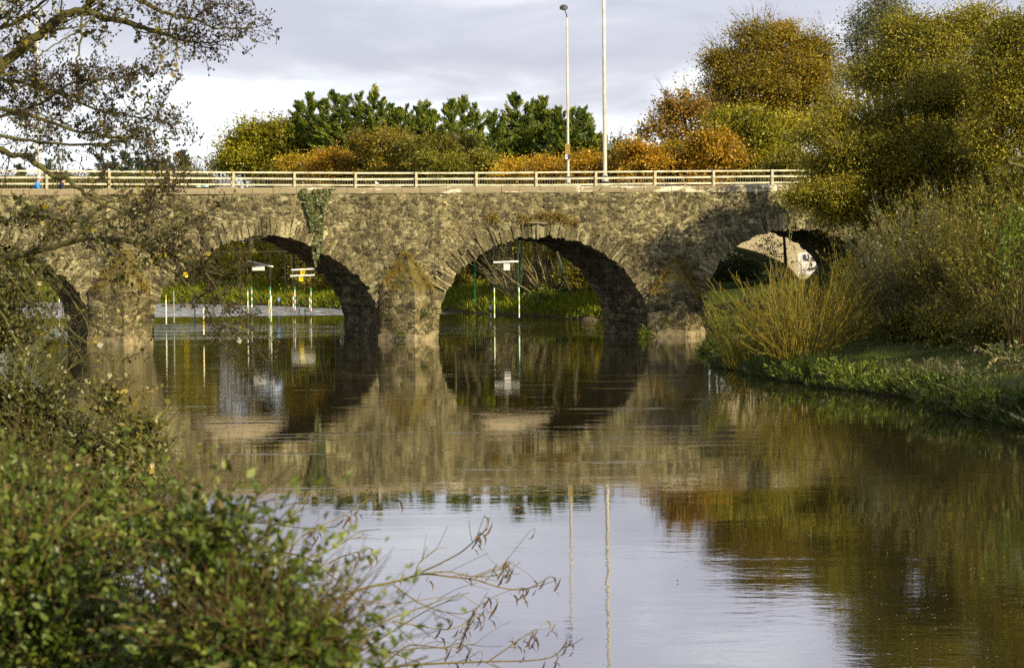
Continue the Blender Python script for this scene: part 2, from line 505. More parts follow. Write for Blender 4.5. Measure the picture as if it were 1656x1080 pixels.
G_DEAD = leaf_mat('dry_leaf', [(0.0, (0.05, 0.035, 0.02)), (1.0, (0.18, 0.12, 0.06))], 0.1)
CONE = tint_mat('alder_cone', [(0.0, (0.022, 0.015, 0.010)), (1.0, (0.085, 0.058, 0.038))], bscale=60)

# ------------------------------------------------------------------ the river course and the terrain
LEFT_BANK = [(30, -60), (14, -20), (9, -5), (5.5, 4), (2.2, 10), (-0.8, 16), (-4.2, 26), (-8.5, 40), (-13.5, 60), (-18.5, 78), (-24, 92),
             (-28.5, 100), (-33, 115), (-42, 135), (-60, 165), (-95, 200), (-160, 240), (-400, 300)]
RIGHT_BANK = [(-400, 330), (-160, 275), (-70, 208), (-40, 184), (-26, 172.5), (-17, 163.5), (-10.9, 152), (-4.5, 145.5), (0.8, 134.5), (4.6, 124),
              (8.2, 114), (9.2, 104), (8.2, 96), (6.8, 79), (7.6, 68.7), (9.0, 63.1), (10.3, 57.9), (10.95, 50), (13, 42), (17, 30), (23, 12), (32, -10), (50, -60)]
RIVER = np.array(LEFT_BANK + RIGHT_BANK, float)


def river_sd(x, y):
    """signed distance: positive on land"""
    x, y = np.asarray(x, float), np.asarray(y, float)
    sh = x.shape
    x, y = x.ravel(), y.ravel()
    best = np.full(x.shape, 1e9)
    ins = np.zeros(x.shape, bool)
    n = len(RIVER)
    for i in range(n):
        ax, ay = RIVER[i]
        bx, by = RIVER[(i + 1) % n]
        dx, dy = bx - ax, by - ay
        tt = np.clip(((x - ax) * dx + (y - ay) * dy) / (dx * dx + dy * dy), 0, 1)
        best = np.minimum(best, np.hypot(x - ax - tt * dx, y - ay - tt * dy))
        cond = (ay > y) != (by > y)
        xi = (bx - ax) * (y - ay) / ((by - ay) if by != ay else 1e-9) + ax
        ins ^= cond & (x < xi)
    return np.where(ins, -best, best).reshape(sh)


BR_YAW = R(8.5)
BR_O = np.array([(658 - 828) / FPX * 100, 100.0])
BR_U = np.array([math.cos(BR_YAW), math.sin(BR_YAW)])
BR_N = np.array([-math.sin(BR_YAW), math.cos(BR_YAW)])     # away from the camera
RB_T = 0.12                                                 # slant of the road bridge
RB_YAW = math.atan(RB_T)
RB_O = np.array([0.0, 120.0])
RB_U = np.array([math.cos(RB_YAW), math.sin(RB_YAW)])
RB_N = np.array([-math.sin(RB_YAW), math.cos(RB_YAW)])


def sstep(v, a, b):
    q = np.clip((v - a) / (b - a), 0, 1)
    return q * q * (3 - 2 * q)


def ground(x, y):
    x, y = np.asarray(x, float), np.asarray(y, float)
    d = river_sd(x, y) + 1.0 * fbm(x * 0.55, y * 0.55, 3.1, 4, 11) * np.clip(np.hypot(x, y - 0) / 30, 0.1, 1)
    dl = np.maximum(d, 0)
    land = np.interp(dl, [0, 0.35, 1.2, 4, 9, 16, 30, 80, 400], [-0.05, 0.30, 0.60, 1.15, 1.95, 2.5, 2.9, 3.4, 6.0])
    land = land + (0.25 * fbm(x * 0.25, y * 0.25, 0.7, 4, 3) + 0.22 * fbm(x * 0.9, y * 0.9, 0.2, 4, 5)) * sstep(dl, 0.2, 4)
    # road embankments at both ends of the two bridges
    for O, U, N, s0, s1, lvl, wd_, off in ((BR_O, BR_U, BR_N, -29.5, 21.5, 5.25, 2.4, 2.3), (RB_O, RB_U, RB_N, -33.0, 26.0, 6.45, 5.0, 4.0)):
        s = (x - O[0]) * U[0] + (y - O[1]) * U[1]
        n_ = (x - O[0]) * N[0] + (y - O[1]) * N[1] - off
        over = np.maximum(s0 - s, s - s1)
        ramp = lvl - 0.62 * np.maximum(np.abs(n_) - wd_, 0) - 1.1 * np.maximum(-over, 0)
        land = np.where((ramp > land) & (d > 0.5), land + (ramp - land) * sstep(d, 0.5, 3.0), land)
    bed = -0.1 - np.minimum(1.4, 0.45 * np.maximum(-d, 0))
    return np.where(d > 0, land, bed)


def gz(x, y):
    return float(ground(np.array([x]), np.array([y]))[0])


def axis(segs):
    return np.unique(np.concatenate([np.linspace(a, b, n) for a, b, n in segs]))


gx = axis([(-3000, -300, 10), (-300, -60, 30), (-60, -30, 26), (-30, 26, 150), (26, 60, 30), (60, 300, 24), (300, 3000, 10)])
gy = axis([(-400, -40, 10), (-40, 0, 14), (0, 30, 50), (30, 130, 230), (130, 200, 90), (200, 400, 30), (400, 4000, 12)])
X, Y = np.meshgrid(gx, gy, indexing='ij')
Z = ground(X, Y)


def terrain_mat():
    m, t = new_mat('bank_ground')
    tc = t.n('ShaderNodeTexCoord').outputs['Object']
    n_a = t.noise(tc, 0.8, 6, 0.65)
    n_b = t.noise(tc, 6.0, 6, 0.7)
    grass = t.mix(n_b, (0.030, 0.045, 0.008), (0.095, 0.12, 0.018))
    soil = t.mix(n_b, (0.030, 0.022, 0.012), (0.085, 0.062, 0.034))
    z = t.n('ShaderNodeSeparateXYZ', {0: tc}).outputs[2]
    g = t.math('MULTIPLY', t.maprange(z, 0.10, 0.30), t.maprange(n_a, 0.34, 0.46))
    c = t.mix(g, soil, grass)
    b = t.n('ShaderNodeBump', {'Height': t.math('ADD', n_b, n_a), 'Strength': 0.9, 'Distance': 0.12}).outputs[0]
    out(t, t.n('ShaderNodeBsdfPrincipled', {'Base Color': c, 'Roughness': 0.95, 'Specular IOR Level': 0.1, 'Normal': b}).outputs[0])
    return m


tb = MB()
tb.grid(np.stack([X, Y, Z], -1))
tag(tb.build('ground', terrain_mat(), None, True, False), kind='structure')


def water_mat():
    m, t = new_mat('river_water')
    tc = t.n('ShaderNodeTexCoord').outputs['Object']
    sp = t.n('ShaderNodeSeparateXYZ', {0: tc})
    x, y = sp.outputs[0], sp.outputs[1]
    w1 = t.noise(t.mapping(tc, (0.55, 1.0, 1)), 0.9, 3, 0.5, 0.3)
    w2 = t.noise(t.mapping(tc, (1.0, 1.6, 1)), 3.2, 3, 0.55, 0.2)
    w3 = t.noise(t.mapping(tc, (0.5, 0.8, 1), (3, 3, 0)), 9.0, 2, 0.5)
    patch = t.maprange(t.noise(t.mapping(tc, (0.05, 0.13, 1), (2, 5, 0)), 1.0, 4, 0.6), 0.40, 0.66)      # breeze patches
    calm = t.math('ADD', 0.25, t.math('MULTIPLY', patch, 0.8))
    # broken water over the weir beyond the bridge, ripples around the piers
    yw = t.math('ADD', y, t.math('MULTIPLY', x, 0.86))
    weir = t.math('MULTIPLY', t.maprange(y, 136.5, 139.5), t.maprange(x, -2.5, -6.0))
    edge = t.math('ADD', y, t.math('MULTIPLY', t.math('SUBTRACT', t.noise(tc, 0.15, 3), 0.5), 16.0))
    rip = t.math('MULTIPLY', t.math('MULTIPLY', t.maprange(edge, 101.0, 108.0), t.maprange(edge, 130.0, 118.0)), t.maprange(t.noise(t.mapping(tc, (0.12, 0.5, 1)), 1.0, 4), 0.42, 0.62))
    wk = t.maprange(t.noise(t.mapping(tc, (0.16, 1.3, 1), (1, 3, 0)), 1.0, 4, 0.6), 0.60, 0.70)
    wk = t.math('MULTIPLY', wk, t.maprange(y, 30.0, 60.0))
    left = t.math('MULTIPLY', t.maprange(x, -6.0, -14.0), t.maprange(y, 40.0, 70.0))
    amp = t.math('ADD', t.math('ADD', calm, t.math('MULTIPLY', weir, 38.0)), t.math('ADD', t.math('MULTIPLY', rip, 15.0), t.math('ADD', t.math('MULTIPLY', wk, 0.9), t.math('MULTIPLY', left, 2.5))))
    hgt = t.math('ADD', t.math('MULTIPLY', w1, 1.0), t.math('ADD', t.math('MULTIPLY', w2, 0.36), t.math('MULTIPLY', w3, 0.10)))
    hgt = t.math('MULTIPLY', hgt, amp)
    bmp = t.n('ShaderNodeBump', {'Height': hgt, 'Strength': 1.0, 'Distance': 0.0042}).outputs[0]
    foam = t.math('MULTIPLY', weir, t.maprange(t.noise(t.mapping(tc, (0.7, 1.6, 1)), 1.7, 5, 0.7), 0.44, 0.60))
    base = t.mix(t.math('MULTIPLY', foam, 0.95), (0.020, 0.016, 0.006), (0.66, 0.69, 0.80))
    rough = t.math('ADD', 0.015, t.math('MULTIPLY', foam, 0.5))
    out(t, t.n('ShaderNodeBsdfPrincipled', {'Base Color': base, 'Roughness': rough, 'IOR': 1.7, 'Specular IOR Level': 0.5, 'Normal': bmp}).outputs[0])
    return m


wb = MB()
wx, wy = axis([(-400, -60, 12), (-60, 60, 20), (60, 100, 4)]), axis([(-60, 0, 6), (0, 200, 30), (200, 340, 8)])
WX, WY = np.meshgrid(wx, wy, indexing='ij')
wb.grid(np.stack([WX, WY, WX * 0], -1))
tag(wb.build('river', water_mat(), None, False, False), kind='structure')

# ------------------------------------------------------------------ the old stone bridge
ZTOP, ZCOP, ZDECK = 6.50, 6.24, 5.36
BR_DY = 4.5                                                 # depth of the barrel along the view
_dw = np.array([-math.tan(R(22)), 1.0]) * BR_DY
BD = np.array([_dw @ BR_U, _dw @ BR_N])                     # barrel direction in the bridge's own frame (along, across)
BW = BD[1]


def fs(px, py):
    """photo point -> (along, height) on the bridge's near face"""
    r = ray(px, py)
    tt = ((BR_O - np.array([0, 0])) @ BR_N) / (r[:2] @ BR_N)
    p = np.array([0, 0, CAM_H]) + r * tt
    return float((p[:2] - BR_O) @ BR_U), float(p[2])


def bw(s, n_, z):
    q = BR_O + s * BR_U + n_ * BR_N
    return np.array([q[0], q[1], z])


old = empty('stone_bridge', (BR_O[0], BR_O[1], 0), BR_YAW)
tag(old, 'old rubble stone bridge with four round arches over the river', 'bridge')
HALF1 = [(0, 379), (26, 381.5), (52, 388), (89, 405), (125, 427), (149, 446), (166, 466), (176, 485), (183, 512)]
HALF2 = [(0, 381.6), (26, 383.5), (50, 388), (83, 400), (111, 417), (136, 440), (152, 463), (164, 482), (169, 502), (171, 520)]
HALF3 = [(0, 369.5), (27, 371.5), (68, 381), (99, 399), (120, 421), (136, 446), (147, 473)]
ARCHES = []
for cx_, half, dy_ in ((-38, HALF1, 7), (429, HALF1, 0), (878, HALF2, 0), (1287, HALF3, 0)):
    pts = [fs(cx_ - a, b + dy_ + 0.0075 * a * 0) for a, b in half[::-1]] + [fs(cx_ + a, b + dy_) for a, b in half[1:]]
    pts = np.array([(pts[0][0], -1.6)] + pts + [(pts[-1][0], -1.6)])
    # resample densely, then roughen
    seg = np.r_[0, np.cumsum(np.hypot(*np.diff(pts, axis=0).T))]
    q = np.linspace(0, seg[-1], int(seg[-1] / 0.10))
    P = np.stack([np.interp(q, seg, pts[:, 0]), np.interp(q, seg, pts[:, 1])], 1)
    k = np.ones(9) / 9
    Ps = P.copy()
    for a in (0, 1):
        Ps[4:-4, a] = np.convolve(P[:, a], k, 'valid')
    low_ = Ps[:, 1] < 1.0
    Ps[low_, 0] = P[low_, 0]
    tn = nrm(np.gradient(Ps, axis=0))
    nn = np.stack([-tn[:, 1], tn[:, 0]], 1)
    rr = 0.055 * rng.standard_normal(len(Ps))
    rr = np.where(rng.random(len(Ps)) < 0.5, rr, np.roll(rr, 1))
    Ps = Ps + nn * rr[:, None] * 0.8
    s = Ps[:, 0].copy()
    s = np.maximum.accumulate(s + np.arange(len(s)) * 1e-5)
    Ps[:, 0] = s
    ARCHES.append(Ps)

S0, S1 = -40.0, 33.0
cols = list(np.arange(S0, S1, 0.11))
for A in ARCHES:
    cols += [A[0, 0] - 0.004, A[-1, 0] + 0.004] + list(A[:, 0])
cols = np.unique(np.round(np.array(cols), 4))
keep = [0]
for i in range(1, len(cols)):
    if cols[i] - cols[keep[-1]] > 0.012 or any(abs(cols[i] - e) < 0.006 for A in ARCHES for e in (A[0, 0], A[-1, 0])):
        keep.append(i)
cols = cols[keep]


def zbot(s):
    z = np.full(np.shape(s), -1.6)
    for A in ARCHES:
        ins = (s >= A[0, 0]) & (s <= A[-1, 0])
        z = np.where(ins, np.interp(s, A[:, 0], A[:, 1]), z)
    return z


zb_ = zbot(cols)
rows = np.linspace(0, 1, 72)
zz = zb_[:, None] + (ZCOP - zb_)[:, None] * rows[None]
SS = np.repeat(cols[:, None], len(rows), 1)


def relief(s, z, seed=0):
    return 0.050 * fbm(s * 1.8, z * 2.6, seed, 3, 21) + 0.04 * fbm(s * 0.35, z * 0.5, seed, 2, 25) + 0.028 * vnoise(s * 4.6, z * 6.0, seed, 31)


front = MB()
front.grid(np.stack([SS, relief(SS, zz), zz], -1))
front.build('front_wall', stone, old, False, False)
back = MB()
sb_ = cols[::2]
zb2 = zbot(sb_)
r2 = np.linspace(0, 1, 12)
z2 = zb2[:, None] + (ZCOP - zb2)[:, None] * r2[None]
S2 = np.repeat(sb_[:, None], 12, 1)
back.grid(np.stack([S2 + BD[0], BW - 0.5 * relief(S2, z2, 5), z2], -1), flip=True)
back.build('rear_wall', stone, old, False, False)
for A in ARCHES:
    br = MB()
    us = np.linspace(0, 1, 22)
    sg = np.array([np.linspace(0, 1, len(A))]).T
    al = np.arange(len(A))[:, None]
    j = 0.03 * fbm(al * 0.45, us[None] * 2.0, 1.0, 3, 9) + 0.035 * vnoise(al * 0.9, us[None] * 3, 2.0, 13)
    tn = nrm(np.gradient(A, axis=0))
    nn = np.stack([-tn[:, 1], tn[:, 0]], 1)
    j[:, 0] = 0
    Px = A[:, 0][:, None] + BD[0] * us[None] + nn[:, 0][:, None] * j
    Pz = A[:, 1][:, None] + nn[:, 1][:, None] * j
    Py = np.repeat(us[None] * BW, len(A), 0)
    Py[:, 0] = relief(A[:, 0], A[:, 1]) + 0.01
    br.grid(np.stack([Px, Py, Pz], -1))
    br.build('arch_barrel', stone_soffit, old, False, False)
    # ring of thin radial stones round the arch head
    rg = MB()
    seg = np.r_[0, np.cumsum(np.hypot(*np.diff(A, axis=0).T))]
    q = 0.0
    while q < seg[-1] - 0.3:
        wst = rng.uniform(0.11, 0.24)
        cpt = np.array([np.interp(q + wst / 2, seg, A[:, 0]), np.interp(q + wst / 2, seg, A[:, 1])])
        if cpt[1] > 0.9 or rng.random() < 0.0:
            t0 = np.array([np.interp(q + wst / 2 + .35, seg, A[:, 0]) - np.interp(q + wst / 2 - .35, seg, A[:, 0]),
                           np.interp(q + wst / 2 + .35, seg, A[:, 1]) - np.interp(q + wst / 2 - .35, seg, A[:, 1])])
            t0 /= np.linalg.norm(t0)
            n0 = np.array([-t0[1], t0[0]])
            ln = rng.uniform(0.42, 0.85)
            off = rng.uniform(-0.05, 0.03)
            c0 = cpt + n0 * (ln / 2 + off)
            pr = float(relief(cpt[0], cpt[1])) - rng.uniform(0.01, 0.085)
            ax = np.array([[t0[0], 0, t0[1]], [0, 1, 0], [n0[0], 0, n0[1]]])
            rg.box((c0[0], pr + 0.13, c0[1]), (wst * rng.uniform(0.72, 0.97), 0.30, ln), tint=rng.random(), jit=0.018, axes=ax)
        q += wst
    rg.build('arch_ring', stone_ring, old)
# the squared and rounded rubble, stone by stone, set in the mortar of the front wall
rub = MB()
z = -0.25
while z < ZCOP - 0.06:
    ch = rng.uniform(0.11, 0.30)
    q = -34.0
    while q < 24.0:
        ln = ch * rng.uniform(0.8, 2.3)
        cs_, cz_ = q + ln / 2 + rng.normal(0, 0.03), z + ch / 2 + rng.normal(0, 0.05)
        q += ln + rng.uniform(0.015, 0.10)
        if rng.random() < 0.20: continue
        hw, hh = ln / 2 * rng.uniform(0.72, 1.0), ch / 2 * rng.uniform(0.72, 1.05)
        if rng.random() < 0.06: hw, hh = hw * 1.3, hh * 1.45
        if cz_ + hh > ZCOP - 0.01: continue
        ok = True
        for A in ARCHES:
            if A[0, 0] - 0.6 < cs_ < A[-1, 0] + 0.6 and np.min(np.hypot(A[:, 0] - cs_, A[:, 1] - cz_)) < 0.62 + 0.4 * hw * 0: ok = False; break
            if A[0, 0] < cs_ < A[-1, 0] and cz_ < np.interp(cs_, A[:, 0], A[:, 1]) + 0.5: ok = False; break
        if not ok: continue
        k = 9
        th = np.arange(k) * 2 * math.pi / k + rng.uniform(0, 0.7)
        ex = rng.uniform(0.45, 0.9)
        px_ = np.sign(np.cos(th)) * np.abs(np.cos(th)) ** ex * hw * rng.uniform(0.82, 1.08, k)
        pz_ = np.sign(np.sin(th)) * np.abs(np.sin(th)) ** ex * hh * rng.uniform(0.82, 1.08, k)
        r0 = rng.normal(0, 0.10)
        px_, pz_ = px_ * math.cos(r0) - pz_ * math.sin(r0), px_ * math.sin(r0) + pz_ * math.cos(r0)
        pr = rng.uniform(0.004, 0.036)
        yb0 = relief(cs_ + px_, cz_ + pz_)
        tl = rng.normal(0, 0.10, 2)
        f = rng.uniform(0.72, 0.9)
        y1 = yb0.mean() - pr + tl[0] * px_ * f + tl[1] * pz_ * f
        v = np.concatenate([np.stack([cs_ + px_, yb0 + 0.03, cz_ + pz_], 1), np.stack([cs_ + px_ * 0.95, yb0.mean() - pr * 0.6 + 0 * px_, cz_ + pz_ * 0.95], 1), np.stack([cs_ + px_ * f, y1, cz_ + pz_ * f], 1)])
        fs_ = [(i, (i + 1) % k, k + (i + 1) % k, k + i) for i in range(k)] + [(k + i, k + (i + 1) % k, 2 * k + (i + 1) % k, 2 * k + i) for i in range(k)] + [tuple(2 * k + i for i in range(k))]
        tn_ = float(np.clip(rng.normal(0.40, 0.20) + 0.25 * fbm(cs_ * 0.5, cz_ * 0.8, 0, 2, 63), 0, 1))
        if rng.random() < 0.12: tn_ *= 0.3
        rub.add(v, fs_, tn_)
    z += ch
rub.build('wall_rubble', stone_ring, old)
# parapet tops, deck and coping
dk = MB()
sd = np.linspace(S0, S1, 60)
dk.grid(np.stack([np.repeat(sd[:, None], 2, 1) + np.array([0.02, BD[0] - 0.02]), np.repeat([[0.3, BW - 0.3]], 60, 0), np.full((60, 2), ZDECK)], -1), flip=True)
dk.build('deck', plain('bridge_road', (0.09, 0.085, 0.075), 0.9, 0.3, 3, bump=0.02), old, False, False)
for nm, n0 in (('parapet_lining', 0.42), ('parapet_lining', BW - 0.42)):
    pl = MB()
    sk = BD[0] * n0 / BW
    P = np.stack([np.repeat(sd[:, None], 4, 1) + sk, np.full((60, 4), n0), np.repeat(np.linspace(ZDECK - .1, ZCOP, 4)[None], 60, 0)], -1)
    pl.grid(P, flip=(n0 < 1))
    pl.build(nm, stone, old, False, False)
for n0, n1 in ((-0.05, 0.47), (BW - 0.47, BW + 0.05)):
    cp = MB()
    q = S0
    while q < S1:
        ln = rng.uniform(0.5, 1.25)
        hh = (ZTOP - ZCOP) + rng.uniform(-0.035, 0.025)
        na = n0 + rng.uniform(-0.025, 0.02)
        nb = n1 + rng.uniform(-0.02, 0.02)
        m = max(2, int(ln / 0.12))
        xs = np.linspace(q + 0.008, q + ln - 0.008, m)
        prof = [(na + 0.015, ZCOP - 0.015), (na, ZCOP + 0.04), (na, ZCOP + hh - 0.05), (na + 0.04, ZCOP + hh), ((na + nb) / 2, ZCOP + hh + 0.015),
                (nb - 0.04, ZCOP + hh), (nb, ZCOP + hh - 0.05), (nb, ZCOP - 0.015)]
        G = np.array([[(x + BD[0] * (n0 / BW), p[0], p[1]) for p in prof] for x in xs])
        G[:, :, 1] += 0.02 * fbm(G[:, :, 0] * 3, G[:, :, 2] * 5, 0, 3, 41)
        G[:, :, 2] += 0.018 * fbm(G[:, :, 0] * 2.5, G[:, :, 1] * 4, 0, 3, 43)
        base_n = cp.n
        cp.grid(G, rng.random(), flip=True)
        k = len(prof)
        cp.f.append([base_n + i for i in range(k)]); cp.t.append(0.5)
        cp.f.append([base_n + (m - 1) * k + i for i in range(k - 1, -1, -1)]); cp.t.append(0.5)
        q += ln
    cp.build('coping', coping_m, old)

# cutwaters: pointed piers with leaning caps, on rendered plinths
PIERS = [(142, 246, 207, 398, 470, 559), (612, 705, 655, 400, 468, 550), (1046, 1137, 1088, 408, 474, 545)]
for (xl, xr, xa, ya, ys, yb) in PIERS:
    sl, _ = fs(xl, 520)
    sr, _ = fs(xr, 520)
    sa, za = fs(xa, ya)
    _, zs = fs((xl + xr) / 2, ys)
    prot = 1.25
    nose = np.array([(sl + sr) / 2 - BD[0] / BW * prot * 0.7, -prot])
    cw = MB()
    vs_ = np.linspace(0, 1, 34)                     # up
    hs = np.linspace(0, 1, 31)                      # round the nose
    plan = np.array([[sl + 0.03, 0.06], [sl + 0.05, -0.22], nose, [sr - 0.05, -0.22], [sr - 0.03, 0.06]])
    acc = np.r_[0, np.cumsum(np.hypot(*np.diff(plan, axis=0).T))]
    hx = np.interp(hs * acc[-1], acc, plan[:, 0])
    hy = np.interp(hs * acc[-1], acc, plan[:, 1])
    kk = np.array([1, 2, 1]) / 4
    pass
    G = np.zeros((31, 34, 3))
    for jx, v in enumerate(vs_):
        if v < 0.58:
            z = -1.5 + (zs + 1.5) * (v / 0.58)
            G[:, jx] = np.stack([hx, hy, np.full(31, z)], 1)
        else:
            u = min(1.0, (v - 0.58) / 0.42)
            z = zs + (za - zs) * u
            wdt = (1 - u) ** 0.92
            G[:, jx] = np.stack([sa + (hx - sa) * wdt, 0.05 + (hy - 0.05) * (1 - u) ** 0.85, np.full(31, z)], 1)
    rl = relief(G[:, :, 0] * 1.3 + G[:, :, 1], G[:, :, 2], 3) * 1.1
    G[:, :, 1] += rl
    G[:, :, 0] += rl * 0.4
    cw.grid(G, flip=False)
    cw.build('cutwater', stone_pier, old, False, False)
    # plinth
    pb = MB()
    out_ = 0.10
    pl2 = np.array([[sl - 0.02, 0.1], [sl - 0.04, -0.30], nose + [0, -out_ * 1.6], [sr + 0.04, -0.30], [sr + 0.02, 0.1]])
    acc = np.r_[0, np.cumsum(np.hypot(*np.diff(pl2, axis=0).T))]
    hs2 = np.linspace(0, acc[-1], 24)
    px_ = np.interp(hs2, acc, pl2[:, 0]); py_ = np.interp(hs2, acc, pl2[:, 1])
    ztp = 0.26 + 0.06 * fbm(hs2 * 1.5, 0, 0, 3, 8) + 0.5 * np.clip(fbm(hs2 * 1.4, 4.0, xl, 2, 18) - 0.1, 0, 1)
    G = np.stack([np.stack([px_, py_, np.full(24, -1.5)], 1), np.stack([px_, py_, ztp - 0.03], 1), np.stack([px_ * 0.97 + 0.03 * sa, py_ * 0.93 + 0.02, ztp], 1),
                  np.stack([px_ * 0.8 + 0.2 * sa, py_ * 0.4 + 0.05, ztp + 0.02], 1)], 1)
    G[:, 1:, 1] += 0.015 * fbm(G[:, 1:, 0] * 4, G[:, 1:, 2] * 4, 0, 2, 77)
    pb.grid(G)
    pb.build('plinth', plinth_m, old, False, False)

# ------------------------------------------------------------------ the concrete road bridge behind
def concrete_mat():
    m, t = new_mat('board_marked_concrete')
    tc = t.n('ShaderNodeTexCoord').outputs['Object']
    z = t.n('ShaderNodeSeparateXYZ', {0: tc}).outputs[2]
    fine = t.noise(tc, 3.0, 6, 0.65)
    streak = t.noise(t.mapping(tc, (2.2, 2.2, 0.25)), 1.2, 4, 0.6)
    board = t.math('FRACT', t.math('MULTIPLY', z, 4.6))
    line = t.maprange(board, 0.07, 0.0)
    col = t.mix(t.math('ADD', t.math('MULTIPLY', fine, 0.5), t.math('MULTIPLY', streak, 0.5)), (0.22, 0.185, 0.12), (0.46, 0.39, 0.27))
    col = t.mix(t.math('MULTIPLY', line, 0.5), col, (0.13, 0.11, 0.075))
    b = t.n('ShaderNodeBump', {'Height': t.math('SUBTRACT', fine, line), 'Strength': 0.5, 'Distance': 0.02}).outputs[0]
    out(t, t.n('ShaderNodeBsdfPrincipled', {'Base Color': col, 'Roughness': 0.85, 'Specular IOR Level': 0.2, 'Normal': b}).outputs[0])
    return m


concrete = concrete_mat()
road = empty('road_bridge', (RB_O[0], RB_O[1], 0), RB_YAW)
tag(road, 'pale concrete road bridge standing right behind the stone bridge', 'road bridge')


def rb(px, py, n_=0.0):
    """photo point -> (along, height) in the road bridge's upright plane n_ metres behind its face"""
    r = ray(px, py)
    tt = ((RB_O @ RB_N) + n_) / (r[:2] @ RB_N)
    p = np.array([0, 0, CAM_H]) + r * tt
    return float((p[:2] - RB_O) @ RB_U), float(p[2])


RZ = 6.5
RW = 5.5
rs = np.unique(np.r_[np.linspace(-70, 60, 90), np.linspace(-31.4, 15.4, 120)])
c_, h_ = -8.0, 23.2


def soff(s):
    q = np.clip(1 - np.abs((s - c_) / h_) ** 3, 0, 1)
    return np.where(np.abs(s - c_) < h_, 1.0 + 3.9 * np.cbrt(q), -1.5)


zb3 = soff(rs)
for nm, n0, fl in (('spandrel_wall', 0.0, False), ('spandrel_wall', RW, True)):
    b = MB()
    r3 = np.linspace(0, 1, 6)
    b.grid(np.stack([np.repeat(rs[:, None], 6, 1), np.full((len(rs), 6), n0), zb3[:, None] + (RZ - 0.3 - zb3)[:, None] * r3[None]], -1), flip=fl)
    b.build(nm, concrete, road, False, False)
b = MB()
b.grid(np.stack([np.repeat(rs[:, None], 4, 1), np.repeat(np.linspace(0, RW, 4)[None], len(rs), 0), np.repeat(zb3[:, None], 4, 1)], -1))
b.build('arch_soffit', concrete, road, False, False)
b = MB()
b.box((-5, RW / 2, RZ - 0.15), (130, RW + 0.3, 0.31))
b.build('deck', plain('road_asphalt', (0.055, 0.055, 0.055), 0.9, 0.2, 8), road)
# painted white patch with dark lettering strokes on the spandrel
s0_, z1_ = rb(1290.5, 408); s1_, z0_ = rb(1350, 444)
b = MB()
zz_ = np.linspace(z0_, z1_, 8)
b.grid(np.array([[(s0_ + 0.03 * math.sin(3.1 * i), -0.004, z) if k == 0 else (s1_, -0.004, z) for k in (0, 1)] for i, z in enumerate(zz_)]), flip=True)


def paint_mat():
    m, t = new_mat('white_wall_paint')
    tc = t.n('ShaderNodeTexCoord').outputs['Object']
    z = t.n('ShaderNodeSeparateXYZ', {0: tc}).outputs[2]
    line = t.maprange(t.math('FRACT', t.math('MULTIPLY', z, 4.6)), 0.09, 0.0)
    col = t.mix(t.noise(tc, 4, 5, 0.7), (0.38, 0.38, 0.40), (0.58, 0.58, 0.62))
    col = t.mix(t.math('MULTIPLY', line, 0.75), col, (0.22, 0.20, 0.18))
    out(t, t.n('ShaderNodeBsdfPrincipled', {'Base Color': col, 'Roughness': 0.8}).outputs[0])
    return m


patch = b.build('painted_patch', paint_mat(), road, False, False)
dark_paint = plain('dark_spray_paint', (0.035, 0.032, 0.04), 0.7, 0.3, 8)
brown_paint = plain('brown_spray_paint', (0.17, 0.12, 0.05), 0.7, 0.3, 8)
# strokes traced as flat paint: pixel coordinates inside the 9x enlargement (origin 1180,360)
STROKES = [([(1060, 470), (1110, 462), (1120, 520), (1160, 520), (1150, 565), (1090, 560), (1060, 530)], dark_paint),
           ([(1125, 465), (1150, 455), (1165, 520), (1200, 500), (1225, 480), (1245, 500), (1238, 570), (1195, 565), (1180, 530), (1140, 515)], dark_paint),
           ([(1165, 540), (1185, 540), (1190, 600), (1170, 645), (1150, 650), (1160, 600)], brown_paint),
           ([(1180, 590), (1205, 580), (1205, 640), (1180, 645)], dark_paint),
           ([(1110, 700), (1150, 650), (1200, 660), (1240, 640), (1275, 590), (1297, 580), (1290, 680), (1230, 690), (1160, 700)], dark_paint)]
for poly, mt in STROKES:
    b = MB()
    pp = [rb(1180 + x / 9.0, 360 + y / 9.0, -0.008) for x, y in poly]
    b.add([(p[0], -0.008, p[1]) for p in pp], [list(range(len(pp)))])
    b.build('lettering_stroke', mt, patch, False, False)

cream = plain('cream_rail_paint', (0.56, 0.51, 0.37), 0.6, 0.38, 1.7)
cream_post = plain('weathered_post_paint', (0.44, 0.38, 0.25), 0.65, 0.3, 6)
rail = empty('guard_rail', (RB_O[0], RB_O[1], 0), RB_YAW)
tag(rail, 'cream post and rail guard fence along the near edge of the road bridge', 'railing')


def rail_z(s):
    return np.interp(s, [-40, -24, -8, 2, 16, 40], [7.94, 7.90, 7.72, 7.70, 7.76, 7.82])


